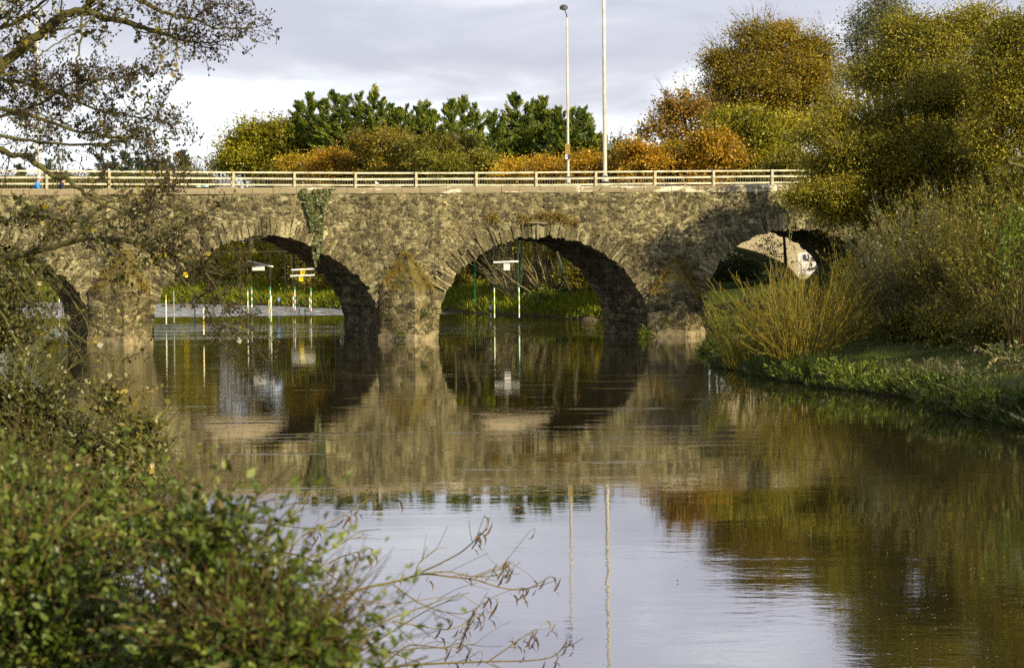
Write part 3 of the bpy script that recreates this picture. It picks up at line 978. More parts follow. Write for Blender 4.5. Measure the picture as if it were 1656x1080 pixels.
s_ref = rb(673, 290, 0.2)[0]
s_b = rb(1154, 290, 0.2)[0]
PS = (s_b - s_ref) / 5
rsx = np.linspace(s_ref - 13 * PS, s_ref + 12 * PS, 60)
for i, dz in enumerate((0.0, -0.31, -0.62, -0.93)):
    b = MB()
    zt = rail_z(rsx) + dz + 0.014 * vnoise(rsx * 0.33, i * 7.0, 0, 17)
    sec = [(-0.03, -0.04), (0.03, -0.04), (0.03, 0.04), (-0.03, 0.04), (-0.03, -0.04)]
    b.grid(np.array([[(s, 0.2 + a, z + c) for a, c in sec] for s, z in zip(rsx, zt)]))
    b.build('rail', cream, rail, False, False)
b = MB()
b.box((0, 0, 0), (0.12, 0.10, 1.34))
pmesh = b.build('post', cream_post, rail)
pm = pmesh.data
for i in range(-8, 9):
    s = s_ref + i * PS
    o = pmesh if i == -8 else pmesh.copy()
    if i != -8:
        COL.objects.link(o)
    o.location = (s, 0.11, float(rail_z(s)) - 0.62)
    o.parent = rail
    o.rotation_euler = (R(rng.normal(0, 0.8)), R(rng.normal(0, 0.9)), 0)
farrail = empty('far_railing', (RB_O[0], RB_O[1], 0), RB_YAW)
tag(farrail, 'thin barred metal railing on the far side of the road behind the cream guard fence', 'railing')
steel = plain('dull_steel', (0.09, 0.08, 0.06), 0.6, 0.2, 4)
b = MB()
for s in np.arange(-38, 26, 0.14):
    b.box((s, RW - 0.2, float(rail_z(s)) - 0.66), (0.022, 0.022, 1.05))
b.build('bars', steel, farrail, False, False)
for dz in (-0.12, -1.1):
    b = MB()
    b.grid(np.array([[(s, RW - 0.2 + a, float(rail_z(s)) + dz + c) for a, c in sec] for s in np.linspace(-38, 26, 40)]))
    b.build('rail', steel, farrail, False, False)

# lamp posts and the signs on them
galv = plain('pale_painted_steel', (0.47, 0.455, 0.40), 0.5, 0.22, 1.5)
dark_metal = plain('dark_lantern', (0.05, 0.05, 0.055), 0.4, 0.1, 8)
glass_m = plain('lantern_glass', (0.35, 0.36, 0.36), 0.2, 0.05, 8)


def lamp_post(px, base_y, top_y, r, label, lantern=True, lean=0.0, band=False):
    n_ = 0.75
    s, _ = rb(px, base_y, n_)
    ztop = rb(px, top_y, n_)[1]
    q = RB_O + s * RB_U + n_ * RB_N
    o = tag(empty('lamp_post', (q[0], q[1], RZ), RB_YAW), label, 'lamp post', 'street lamps on the road bridge')
    H = ztop - RZ
    b = MB()
    b.lathe([(r * 1.02, 1.0), (r, 1.6), (r * 0.92, H * 0.5), (r * 0.8, H), (0.001, H)], 14)
    pole = b.build('pole', galv, o, True)
    pole.data.transform(Matrix.Shear('XY', 4, (lean, 0)) if lean else Matrix())
    b = MB()
    b.lathe([(r * 1.75, -0.02), (r * 1.75, 0.85), (r * 1.55, 1.0), (r * 1.0, 1.12)], 14)
    b.build('base_shroud', galv, o, True)
    if band:
        for z in (0.25, 0.62):
            b = MB(); b.lathe([(r * 1.8, z), (r * 1.8, z + 0.13)], 14); b.build('black_band', dark_metal, o, True)
    if lantern:
        tilt = -0.17
        b = MB(); b.tube([(0, 0, H - 0.05), (-0.02, -0.01, H + 0.15), (tilt, -0.12, H + 0.48)], 0.028, 8)
        b.build('bracket', dark_metal, o, True)
        b = MB()
        b.lathe([(0.02, 0.20), (0.10, 0.185), (0.19, 0.12), (0.225, 0.03), (0.22, 0.0)], 18, (tilt - 0.02, -0.16, H + 0.45))
        hd = b.build('lantern', dark_metal, o, True)
        b = MB()
        b.lathe([(0.215, 0.0), (0.16, -0.06), (0.05, -0.09), (0.001, -0.095)], 18, (tilt - 0.02, -0.16, H + 0.45))
        b.build('glass_bowl', glass_m, hd, True)
    return o, H


l1, H1 = lamp_post(919, 295, 29, 0.068, 'slender lamp post with a dark bowl lantern, right of centre over the bridge')
l2, H2 = lamp_post(978.5, 295, -70, 0.105, 'thicker lamp post with dark bands at its base, rising out of the picture', band=True)
lamp_post(64, 300, 8, 0.085, 'lamp post behind the overhanging branches, beside the walker in blue')
ochre_plate = plain('ochre_plate', (0.26, 0.17, 0.02), 0.5, 0.25, 9)
white_plate = plain('white_plate', (0.62, 0.62, 0.62), 0.5, 0.06, 9)
navy_plate = plain('navy_plate', (0.02, 0.025, 0.09), 0.5, 0.1, 9)
back_plate = plain('sign_back_grey', (0.075, 0.085, 0.06), 0.6, 0.15, 9)
yellow_plate = plain('yellow_plate', (0.80, 0.62, 0.01), 0.5, 0.06, 9)
ink = plain('black_ink', (0.02, 0.02, 0.02), 0.6, 0.1, 9)
red_ink = plain('red_ink', (0.55, 0.04, 0.02), 0.6, 0.1, 9)


def sign_at(px0, py0, px1, py1, n_, label, mat, name='post_sign', name2='plate', cat='sign'):
    sa_, za_ = rb(px0, py0, n_); sb2, zb4 = rb(px1, py1, n_)
    q = RB_O + (sa_ + sb2) / 2 * RB_U + n_ * RB_N
    o = tag(empty(name, (q[0], q[1], (za_ + zb4) / 2), RB_YAW), label, cat)
    b = MB(); b.box((0, 0, 0), (abs(sb2 - sa_), 0.02, abs(za_ - zb4)))
    b.build(name2, mat, o)
    return o, abs(sb2 - sa_), abs(za_ - zb4)


sg1, sw, sh = sign_at(914, 233, 921.8, 249.5, 0.62, 'small ochre notice plate on the slender lamp post', ochre_plate, 'notice_plate')
for i in range(5):
    b = MB(); b.box((0.01, -0.012, sh * (0.34 - 0.16 * i)), (sw * (0.72, 0.5, 0.65, 0.4, 0.6)[i], 0.004, 0.03)); b.build('text_line', plain('brown_ink%d' % i, (0.13, 0.075, 0.01), 0.6), sg1)
sg2, sw, sh = sign_at(914, 250.3, 921.8, 257.5, 0.62, 'small white and navy plate under the ochre notice on the lamp post', white_plate, 'notice_plate')
b = MB(); b.box((sw * 0.25, -0.013, 0), (sw * 0.5, 0.006, sh)); b.build('navy_half', navy_plate, sg2)
b = MB(); b.box((-sw * 0.25, -0.012, 0.01), (sw * 0.22, 0.004, sh * 0.4)); b.build('symbol', ink, sg2)
sg3, sw, sh = sign_at(973, 233, 988.5, 243, 0.93, 'grey back of an oblong road sign on the thicker lamp post', back_plate, 'road_sign')
b = MB(); b.box((-sw * 0.02, -0.03, 0), (0.05, 0.05, sh * 0.8)); b.build('bracket', galv, sg3)
s_, z_ = rb(981.2, 223.5, 0.9)
q = RB_O + s_ * RB_U + 0.9 * RB_N
rdisc = tag(empty('road_sign', (q[0], q[1], z_), RB_YAW + R(68)), 'dark round road sign turned almost edge on, high on the thicker lamp post', 'sign')
b = MB(); b.lathe([(0.001, -0.01), (0.215, -0.01), (0.215, 0.01), (0.001, 0.01)], 24)
dsk = b.build('disc', back_plate, rdisc); dsk.rotation_euler = (R(90), 0, 0)
b = MB(); b.box((0, 0.07, 0), (0.04, 0.10, 0.12)); b.build('bracket', galv, rdisc)

# ------------------------------------------------------------------ slalom gates hung over the river
STR = [(0.0, (0.82, 0.82, 0.80)), (0.12, (0.06, 0.42, 0.20)), (0.24, (0.60, 0.06, 0.03)), (0.36, (0.015, 0.035, 0.20)), (0.48, (0.38, 0.62, 0.05)),
       (0.60, (0.65, 0.42, 0.02)), (0.72, (0.30, 0.30, 0.30)), (0.84, (0.02, 0.02, 0.02)), (0.94, (0.02, 0.22, 0.12))]


def stripe_mat():
    m, t = new_mat('banded_pole_paint')
    a = t.n('ShaderNodeAttribute', attribute_name='tint').outputs['Fac']
    out(t, t.n('ShaderNodeBsdfPrincipled', {'Base Color': t.ramp(a, STR, 'CONSTANT'), 'Roughness': 0.45}).outputs[0])
    return m


striped = stripe_mat()
CODE = dict(w=0.05, g=0.17, r=0.29, b=0.41, l=0.53, y=0.65, s=0.77, k=0.88, t=0.97)


def banded(b, p_top, p_bot, cols_, r=0.03):
    m = len(cols_)
    for i, c in enumerate(cols_):
        a = p_top + (p_bot - p_top) * i / m
        e = p_top + (p_bot - p_top) * (i + 1) / m
        b.tube([a, e], r, 8, CODE[c])


def water_depth(px, py, above=0.3):
    r = ray(px, py)
    return (above - CAM_H) / r[2] * r[1]


white_bar = plain('white_bar_paint', (0.80, 0.79, 0.76), 0.5, 0.05, 5)
CABLE_Z = 3.75


def hang_pole(parent, org, px, y0, y1, cols_, Yd, hang_to, r=0.03):
    pt, pb_ = at(px, y0, Yd) - org, at(px, y1, Yd) - org
    pb_[0] = pt[0] = (pt[0] + pb_[0]) / 2
    b = MB(); banded(b, pt, pb_, cols_, r)
    p = b.build('pole', striped, parent, False)
    b = MB(); b.tube([pt, (pt[0], pt[1], hang_to - org[2])], 0.007, 4)
    b.build('hanger', steel, p)


def board(parent, c, sx, sz, mat, digit=None, slash=False):
    b = MB(); b.box(c, (sx, 0.02, sz)); bd = b.build('number_board', mat, parent)
    if digit:
        segs = {'8': [(-.2, .3, .2, .3), (-.2, 0, .2, 0), (-.2, -.3, .2, -.3), (-.2, .3, -.2, -.3), (.2, .3, .2, -.3)],
                '7': [(-.2, .3, .2, .3), (.2, .3, -.05, -.3)]}[digit]
        for (x0, z0, x1, z1) in segs:
            b = MB(); b.tube([(c[0] + x0 * sx, c[1] - 0.014, c[2] + z0 * sz), (c[0] + x1 * sx, c[1] - 0.014, c[2] + z1 * sz)], sx * 0.05, 6); b.build('digit_stroke', ink, bd)
    if slash:
        b = MB(); b.tube([(c[0] - sx * .4, c[1] - 0.02, c[2] - sz * .38), (c[0] + sx * .4, c[1] - 0.02, c[2] + sz * .38)], sx * 0.05, 6); b.build('slash', red_ink, bd)


def gate(label, poles, bar, brd, mat, digit=None, slash=False, frac=1.0):
    Yd = np.mean([water_depth(p[0], p[2]) for p in poles])
    org = at(np.mean([p[0] for p in poles]), poles[0][2], Yd); org[2] = 0.3
    o = tag(empty('slalom_gate', org), label, 'slalom gate', 'slalom gates hung over the river')
    zb = None
    if bar:
        a, e = at(bar[0], bar[1], Yd) - org, at(bar[2], bar[3], Yd) - org
        b = MB(); b.tube([a, e], 0.05, 8); b.build('crossbar', white_bar, o)
        for q in (a, e):
            b = MB(); b.tube([q, (q[0], q[1], CABLE_Z - org[2])], 0.008, 4); b.build('cord', steel, o)
    for (px, y0, y1, cols_) in poles:
        top_z = (at(bar[0], (bar[1] + bar[3]) / 2, Yd)[2] if bar else CABLE_Z)
        hang_pole(o, org, px, y0, y1, cols_, Yd, top_z)
    if brd:
        c = at((brd[0] + brd[2]) / 2, (brd[1] + brd[3]) / 2, Yd) - org
        k = Yd / FPX
        board(o, c, (brd[2] - brd[0]) * k, (brd[3] - brd[1]) * k, mat, digit, slash)
        if not bar:
            b = MB(); b.tube([c, (c[0], c[1], CABLE_Z - org[2])], 0.008, 4); b.build('cord', steel, o)
    return o, Yd


gate('slalom gate with a blank white board under a white bar, alone in the middle arch', [(799.5, 466, 514, 'wlwlwlw'), (839.5, 465, 513.5, 'wlwlwlw')], (798, 424.5, 838.5, 423), (814.5, 426.5, 824.8, 437), white_plate)
gate('slalom gate with white and lime poles and a cluttered white board under a tilted bar', [(400.8, 470, 512, 'wlwlw'), (438.6, 478, 520, 'wwlwl')], (398, 421, 442, 431.5), (408, 428.5, 428, 437.5), white_plate)
gate('slalom gate with two green and white poles close to the far rapids', [(407.2, 464, 497, 'gwgwgw'), (437.2, 464, 500, 'gwgwgw')], None, None, None)
gate('slalom gate with two red and white poles under a yellow struck-out board', [(474.2, 474, 502.5, 'rwrwr'), (500.8, 478, 502, 'rwrwr')], (469.5, 446.5, 509, 445), (483.2, 448, 490.2, 455), yellow_plate, '7', True)
gate('slalom gate with green and white poles under the upper yellow board', [(476.9, 464, 500.5, 'gwwgwgw'), (503, 465.5, 503, 'gwgwgw')], (471.5, 436.8, 508, 435), (486, 436, 493.2, 443.3), yellow_plate, '8')
SINGLE = [(793.6, 486, 527, 'bwbwbw', 'blue and white slalom pole hanging by itself left of the white board gate'),
          (483.6, 477.5, 507, 'wbwb', 'blue and white slalom pole hanging by itself in the second arch'),
          (268.6, 477, 524, 'ywwwww', 'white slalom pole hanging nearest the second pier from the left'),
          (329.2, 498, 541, 'wwyyw', 'yellow and white slalom pole hanging low over the water'),
          (434.9, 485, 514, 'ysys', 'short amber slalom pole beside the lime and white one'),
          (281.2, 470, 522, 'ssss', 'grey slalom pole just right of the white one'),
          (315, 476, 528, 'ssss', 'grey slalom pole left of the yellow and white one'),
          (101, 492, 512, 'rwrw', 'red and white slalom pole in the leftmost arch'),
          (95.5, 466, 490, 'gwgw', 'green and white slalom pole in the leftmost arch'),
          (461.6, 460, 501, 'kkk', 'thin black pole left of the red and white gate'),
          (493.4, 500, 523, 'kkk', 'short black pole right of the blue and white one'),
          (746.2, 455, 508, 'kkk', 'thin black pole in front of the grass bank in the middle arch'),
          (781.4, 468, 528, 'kkk', 'thin black pole beside the lone blue and white pole')]
for (px, y0, y1, cc, lab) in SINGLE:
    Yd = water_depth(px, y1)
    org = at(px, y1, Yd); org[2] = 0.3
    o = tag(empty('slalom_pole', org), lab, 'slalom pole', 'single slalom poles over the river')
    hang_pole(o, org, px, y0, y1, cc, Yd, CABLE_Z, 0.022 if 'k' in cc else 0.03)
# one more yellow board hanging in the second arch
p = at(300, 444.5, 150)
o = tag(empty('number_board', p), 'yellow board with a red stroke hanging near the grassy far bank', 'board')
b = MB(); b.box((0, 0, 0), (0.32, 0.02, 0.32)); b.build('plate', yellow_plate, o)
b = MB(); b.tube([(-0.12, -0.02, -0.10), (0.12, -0.02, 0.10)], 0.03, 6); b.build('stroke', red_ink, o)
b = MB(); b.tube([(0, 0, 0.1), (0, 0, CABLE_Z - p[2])], 0.008, 4); b.build('cord', steel, o)
# cables from bank to bank and the green posts that carry them
for i, (Ya, xa, xb) in enumerate(((144, -44, 2), (150, -46, -2), (133, -38, 6), (122, -34, 8))):
    b = MB()
    q = np.linspace(0, 1, 24)
    b.tube(np.stack([xa + (xb - xa) * q, np.full(24, float(Ya)), CABLE_Z + 0.22 - 0.22 * 4 * q * (1 - q)], 1), 0.006, 5)
    tag(b.build('cable', steel), ('highest thin wire strung over the rapids', 'thin wire strung farthest back over the rapids', 'thin wire strung between the arches and the gates', 'thin wire strung nearest behind the bridges')[i], 'cable')
teal = plain('teal_post_paint', (0.015, 0.20, 0.11), 0.5, 0.15, 4)
for px, y0, lab in ((767.5, 408, 'green post on the grass bank, left in the middle arch'), (837.5, 384, 'tall green post behind the white board gate'), (909.5, 410, 'green post on the bank, right in the middle arch')):
    Yd = 141.0 if px < 800 else 137 if px < 880 else 133
    c = at(px, 430, Yd); g = gz(c[0], c[1]); top = at(px, y0, Yd)[2]
    b = MB(); b.lathe([(0.027, -0.2), (0.027, top - g), (0.035, top - g), (0.035, top - g + 0.03), (0.001, top - g + 0.05)], 10)
    o = b.build('green_post', teal, None, True); o.location = (c[0], c[1], g)
    tag(o, lab, 'post', 'green posts on the far bank')

# ------------------------------------------------------------------ vegetation builders
def lobes_w(lobes, Y):
    """photo lobes (px, py, rx, ry[, depth offset]) -> centres and radii in metres"""
    C_, A_ = [], []
    for l in lobes:
        dy = l[4] if len(l) > 4 else 0.0
        C_.append(at(l[0], l[1], Y + dy))
        k = (Y + dy) / FPX
        A_.append((l[2] * k, 0.5 * (l[2] + l[3]) * k, l[3] * k))
    return np.array(C_), np.array(A_)


def rand_dirs(n):
    v = rng.standard_normal((n, 3))
    return nrm(v)


def bez(p0, p1, bend, n=6, wob=0.0):
    q = np.linspace(0, 1, n)[:, None]
    mid = (p0 + p1) / 2 + bend
    pts = (1 - q) ** 2 * p0 + 2 * q * (1 - q) * mid + q ** 2 * p1
    if wob:
        pts[1:-1] += rng.normal(0, wob, pts[1:-1].shape)
    return pts


def fan_leaves(cen, per, sig, ln, wd, tint0, outd=None, flat=0.6, tj=0.10):
    """leaves scattered round cluster centres"""
    n = len(cen) * per
    base = np.repeat(cen, per, 0)
    off = rng.normal(0, 1, (n, 3)) * np.repeat(np.broadcast_to(np.asarray(sig, float), (len(cen),)), per)[:, None]
    off[:, 2] *= flat
    c = base + off
    d = rand_dirs(n) + 0.5 * nrm(off)
    cn = rand_dirs(len(cen)) * 0.8 + np.array([0, 0, 0.8])
    if outd is not None:
        d += 0.6 * np.repeat(outd, per, 0)
        cn = cn + 0.5 * outd
        c = c + np.repeat(outd, per, 0) * (rng.normal(0, 0.75, n) * np.repeat(np.broadcast_to(np.asarray(sig, float), (len(cen),)), per))[:, None]
    no = rand_dirs(n) * 0.75 + np.repeat(nrm(cn), per, 0)
    l_ = ln * np.clip(rng.lognormal(0, 0.28, n), 0.5, 1.5)
    t = np.clip(np.repeat(tint0, per) + rng.normal(0, tj, n), 0, 1)
    return c, d, no, l_, l_ * wd, t


def broadleaf(name, label, cat, base_px, Y, lobes, leaf_m, n_cl=600, per=22, sig=0.28, ln=0.16, wd=0.62, trunk_r=0.25, bark_m=None, group=None,
              shell=0.55, flat=0.65, tips=0, tip_len=1.0, limbs=True, tint_mu=0.5, tint_sd=0.17, twigs=0.5, part='crown', base_Y=None, gaps=0.35, multi=1, fork=0.3, tw=1.0, sub=5, near=False, shoots=None):
    bark_m = bark_m or bark
    Cn, Ax = lobes_w(lobes, Y)
    bY = base_Y or Y
    bp = at(base_px, 400, bY)
    bp[2] = gz(bp[0], bp[1]) - 0.15
    root = tag(empty(name, bp), label, cat, group)
    if sub:
        C2, A2 = [], []
        for cc_, aa_ in zip(Cn, Ax):
            C2.append(cc_); A2.append(aa_ * (0.9 if near else 0.68))
            for _ in range(sub):
                uu = rand_dirs(1)[0]; uu[2] = abs(uu[2]) if rng.random() < 0.65 else uu[2]
                C2.append(cc_ + nrm(uu) * aa_ * rng.uniform(0.55, 0.98)); A2.append(aa_ * rng.uniform(0.24, 0.50) * np.array([1.25, 1.25, 0.8]))
        Cb, Ab = Cn, Ax
        Cn, Ax = np.array(C2), np.array(A2)
    vol = Ax.prod(1)
    pick = rng.choice(len(Cn), n_cl, p=vol ** 0.66 / (vol ** 0.66).sum())
    u = rand_dirs(n_cl)
    rad = rng.random(n_cl) ** (1 / 3.0)
    rad = 1 - (1 - rad) * shell
    cen = Cn[pick] + u * rad[:, None] * Ax[pick]
    # irregular outline and gaps
    nz = fbm(cen[:, 0] * 0.55, cen[:, 1] * 0.55, cen[:, 2] * 0.55, 3, int(base_px) % 97)
    cen = cen + u * (nz * 0.9)[:, None] * np.minimum(Ax[pick], 2.2).mean(1, keepdims=True) * 0.48
    keep_ = fbm(cen[:, 0] * 0.9, cen[:, 1] * 0.9, cen[:, 2] * 1.1, 2, int(base_px) % 89 + 3) > -gaps
    cen, u, pick = cen[keep_], u[keep_], pick[keep_]
    keep_ = cen[:, 2] > ground(cen[:, 0], cen[:, 1]) + 0.15
    cen, u, pick = cen[keep_], u[keep_], pick[keep_]
    tn0 = np.clip(tint_mu + rng.normal(0, tint_sd * 0.8, len(cen)) + 0.50 * fbm(cen[:, 0] * 0.35, cen[:, 1] * 0.35, cen[:, 2] * 0.35, 2, 5), 0.02, 0.98)
    c, d, no, l_, w_, t = fan_leaves(cen, per, sig * rng.uniform(0.6, 1.5, len(cen)), ln, wd, tn0, u * np.array([1, 1, 0.6]), flat)
    rn = np.linalg.norm((cen - Cn[pick]) / Ax[pick], axis=1)
    if shoots is None: shoots = int(0.16 * len(cen))
    if shoots:
        # leafy shoots standing out of the crown's surface
        oi = rng.permutation(np.where((rn > 0.75) & (u[:, 2] > -0.35))[0])[:shoots]
        m_ = 12
        sd_ = nrm(u[oi] * np.array([1, 1, 0.7]) + np.array([0, 0, 0.45]) + rng.normal(0, 0.35, (len(oi), 3)))
        sl = (tip_len if tips else 4.5 * sig) * rng.uniform(0.5, 1.5, len(oi))
        q_ = rng.random((len(oi), m_))
        sc_ = (cen[oi][:, None] + sd_[:, None] * (sl[:, None] * q_)[:, :, None] + rng.normal(0, 0.22 * sig, (len(oi), m_, 3)) * (1.3 - q_)[:, :, None]).reshape(-1, 3)
        k_ = len(sc_)
        c = np.concatenate([c, sc_]); d = np.concatenate([d, np.repeat(sd_, m_, 0) + rng.normal(0, 0.5, (k_, 3))])
        no = np.concatenate([no, rand_dirs(k_) + np.array([0, 0, 0.5])])
        l2 = ln * rng.uniform(0.5, 1.0, k_); l_ = np.concatenate([l_, l2]); w_ = np.concatenate([w_, l2 * wd])
        t = np.concatenate([t, np.clip(np.repeat(tn0[oi] + 0.12, m_) + rng.normal(0, 0.1, k_), 0, 1)])
    (leaf_mesh6 if near else leaf_mesh)(part, c - bp, d, no, l_, w_, t, leaf_m, root)
    hub_of = pick // (sub + 1) if sub else pick
    Cp, Ap = Cn[pick], Ax[pick]
    if sub: Cn, Ax = Cb, Ab
    tb_ = MB()
    if limbs:
        lowz = Cn[:, 2].min()
        H = max(0.8, (Cn[:, 2] - Ax[:, 2] * 0.5).min() * fork + Cn[:, 2].mean() * (1 - fork) - bp[2]) * 0.62
        forks = []
        for m_ in range(multi):
            off = np.array([rng.normal(0, 0.35), rng.normal(0, 0.35), 0]) * min(1, tw * 1.2) if multi > 1 else np.zeros(3)
            ftop = np.array([rng.normal(0, 0.15) * H * 0.3, rng.normal(0, 0.1) * H * 0.3, H]) + off * 3.0
            tb_.tube(bez(off, ftop, np.array([rng.normal(0, 0.2) * tw, 0, 0]), 6, 0.03 * tw), np.linspace(trunk_r * 1.25, trunk_r * 0.7, 6), 9, rng.uniform(0.3, 0.8))
            forks.append(ftop)
        hubs = []
        for i in range(len(Cn)):
            f_ = forks[int(rng.integers(len(forks)))]
            hub = Cn[i] - bp
            r1 = trunk_r * 0.42 * (Ax[i].mean() / Ax.mean()) ** 0.6
            tb_.tube(bez(f_, hub, np.array([0, 0, 0.15 * np.linalg.norm(hub - f_)]), 7, 0.08 * tw), np.linspace(trunk_r * 0.55, r1 * 0.5, 7), 7, rng.uniform(0.3, 0.8))
            for _ in range(5):
                e = hub + rand_dirs(1)[0] * Ax[i] * rng.uniform(0.6, 0.95)
                tb_.tube(bez(hub, e, rng.normal(0, 0.2, 3) * tw, 5, 0.05 * tw), np.linspace(r1 * 0.5, 0.018 * tw, 5), 5, rng.uniform(0.3, 0.9))
            hubs.append(hub)
        hubs = np.array(hubs)
        nt = int(len(cen) * twigs)
        for j in range(nt):
            e = cen[j] - bp
            h = hubs[hub_of[j]]
            st = h + (e - h) * rng.uniform(0.35, 0.7) + rng.normal(0, 0.08, 3)
            tb_.tube(bez(st, e, rng.normal(0, 0.1, 3) * tw, 4), np.linspace(0.022 * tw, 0.008 * tw, 4), 3, rng.random(), False)
        if tips:
            o_ = np.argsort(-(((cen - Cn[hub_of]) / Ax[hub_of]) ** 2).sum(1) - 0.5 * u[:, 2])[:tips]
            for j in o_:
                st = cen[j] - bp
                dr = nrm(u[j] * np.array([1, 1, 0.8]) + np.array([0, 0, 0.55]))
                e = st + dr * tip_len * rng.uniform(0.4, 1.2)
                tb_.tube(bez(st - dr * 0.4 * min(1, tip_len), e, rng.normal(0, 0.08, 3) * tw, 4), np.linspace(0.018 * tw, 0.006 * tw, 4), 3, rng.random(), False)
                for _ in range(2):
                    e2 = st + (e - st) * rng.uniform(0.2, 0.6)
                    tb_.tube([e2, e2 + (dr + rng.normal(0, 0.5, 3)) * tip_len * 0.35], [0.01 * tw, 0.005 * tw], 3, rng.random(), False)
        tb_.build('trunk', bark_m, root, False)
    return root


def conifer(label, leaders, Y, base_px, mat=None, n_br=140, per=84, spread=0.50, rmax=2.5, ln=0.33, group='dark conifers behind the road bridge', name='conifer'):
    """several leaning leaders with upswept plumes"""
    mat = mat or G_CON
    bp = at(base_px, 400, Y)
    bp[2] = gz(bp[0], bp[1]) - 0.15
    root = tag(empty(name, bp), label, 'conifer', group)
    tb_ = MB()
    Cc, Dd, Nn, Ll, Ww, Tt = [], [], [], [], [], []
    for li, (px, py) in enumerate(leaders):
        tip = at(px, py, Y + rng.uniform(-1.2, 1.2)) - bp
        foot = np.array([tip[0] * 0.55, tip[1] * 0.4, 0.3])
        L = np.linalg.norm(tip - foot)
        ax_pts = bez(foot, tip, np.array([0.0, 0, 0.0]) + rng.normal(0, 0.25, 3) * np.array([1, 1, 0]), 12)
        tb_.tube(ax_pts, np.linspace(0.16, 0.02, 12), 6, rng.uniform(0.2, 0.7))
        nb = int(n_br * (L / 8.0))
        tpos = rng.random(nb) ** 0.85 * L * 0.97
        for tdist in tpos:
            f = 1 - tdist / L
            p0 = np.array([np.interp(f, np.linspace(0, 1, 12), ax_pts[:, a]) for a in range(3)])
            az = rng.uniform(0, 2 * math.pi)
            bl = min(rmax, 0.30 + spread * tdist ** 0.85) * rng.uniform(0.6, 1.2)
            up = rng.uniform(0.45, 1.1) * (1.25 if tdist < 1.5 else 0.8)
            dr = nrm(np.array([math.cos(az), math.sin(az), up]))
            e = p0 + dr * bl
            pts = bez(p0, e, np.array([0, 0, -0.12 * bl]), 5)
            n = int(per * (0.4 + bl * 0.5))
            q = rng.random(n) ** 0.7
            base = np.stack([np.interp(q, np.linspace(0, 1, 5), pts[:, a]) for a in range(3)], 1)
            sdv = rng.normal(0, 0.09 + 0.07 * bl * 0.4, (n, 3)) * (1 - 0.55 * q)[:, None]
            Cc.append(base + sdv)
            Dd.append(dr + rng.normal(0, 0.30, (n, 3)) + np.array([0, 0, 0.15]))
            Nn.append(rng.standard_normal((n, 3)) + np.array([0, 0, 0.6]))
            l_ = ln * rng.uniform(0.55, 1.25, n)
            Ll.append(l_); Ww.append(l_ * 0.22)
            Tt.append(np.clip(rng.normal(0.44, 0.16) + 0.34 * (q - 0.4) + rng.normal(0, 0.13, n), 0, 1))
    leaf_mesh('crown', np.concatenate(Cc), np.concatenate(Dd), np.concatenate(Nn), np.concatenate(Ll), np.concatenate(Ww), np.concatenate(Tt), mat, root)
    tb_.build('trunk', bark, root, False)
    return root


def stem_shrub(name, label, cat, c, n, h, spread, stem_m, leaf_m, per=16, ln=0.08, wd=0.28, r=0.014, lean=(0, 0, 0), base=0.35, curve=0.4, group=None, side=2, leaf_from=0.25, hvar=0.3, tint_mu=0.5, k=4):
    """many upright stems from one stool, with side shoots and narrow leaves"""
    c = np.array([c[0], c[1], gz(c[0], c[1]) - 0.05]) if len(c) == 2 else np.array(c, float)
    root = tag(empty(name, c), label, cat, group)
    sb = MB()
    Cc, Dd, Tt = [], [], []

    def leaves(pts, m, fr):
        q = rng.uniform(fr, 1, m)
        x = np.linspace(0, 1, len(pts))
        p_ = np.stack([np.interp(q, x, pts[:, a]) for a in range(3)], 1) + rng.normal(0, 0.03, (m, 3))
        dr = nrm(pts[-1] - pts[0])
        Cc.append(p_); Dd.append(dr + rng.normal(0, 0.65, (m, 3)))
        Tt.append(np.clip(tint_mu + rng.normal(0, 0.12) + rng.normal(0, 0.2, m), 0, 1))

    for _ in range(n):
        a = rng.uniform(0, 2 * math.pi)
        rr = math.sqrt(rng.random())
        p0 = np.array([math.cos(a) * rr * base, math.sin(a) * rr * base, 0])
        hh = h * (1 - hvar * rng.random() - 0.35 * rr * rng.random())
        outw = np.array([math.cos(a), math.sin(a), 0]) * rr * spread * rng.uniform(0.4, 1.3)
        e = p0 + outw + np.array([0, 0, hh]) + np.array(lean) * hh
        pts = bez(p0, e, np.array([-outw[0] * 0.15, -outw[1] * 0.15, 0]) * curve + rng.normal(0, 0.08, 3), 7, 0.015 * h)
        sb.tube(pts, np.linspace(r * 1.2, r * 0.35, 7), k, rng.random(), False)
        if leaf_m and per: leaves(pts, per, leaf_from)
        for _s in range(side):
            i0 = rng.uniform(0.25, 0.9)
            x = np.linspace(0, 1, 7)
            q0 = np.array([np.interp(i0, x, pts[:, a_]) for a_ in range(3)])
            dr = nrm(pts[-1] - pts[2] + rng.normal(0, 0.35, 3) * np.linalg.norm(pts[-1] - pts[2]))
            q1 = q0 + dr * h * rng.uniform(0.12, 0.34) * (1.1 - i0 * 0.5)
            sp_ = bez(q0, q1, rng.normal(0, 0.04 * h, 3) + np.array([0, 0, -0.02 * h]), 5)
            sb.tube(sp_, np.linspace(r * 0.5, r * 0.22, 5), 3, rng.random(), False)
            if leaf_m and per: leaves(sp_, max(2, per // 2), 0.1)
    sb.build('stems', stem_m, root, False)
    if leaf_m and per:
        cc, dd, tt = np.concatenate(Cc), np.concatenate(Dd), np.concatenate(Tt)
        l_ = ln * rng.uniform(0.6, 1.4, len(cc))
        leaf_mesh('leaves', cc, dd, rng.standard_normal((len(cc), 3)) + np.array([0, 0, 0.6]), l_, l_ * wd, tt, leaf_m, root)
    return root


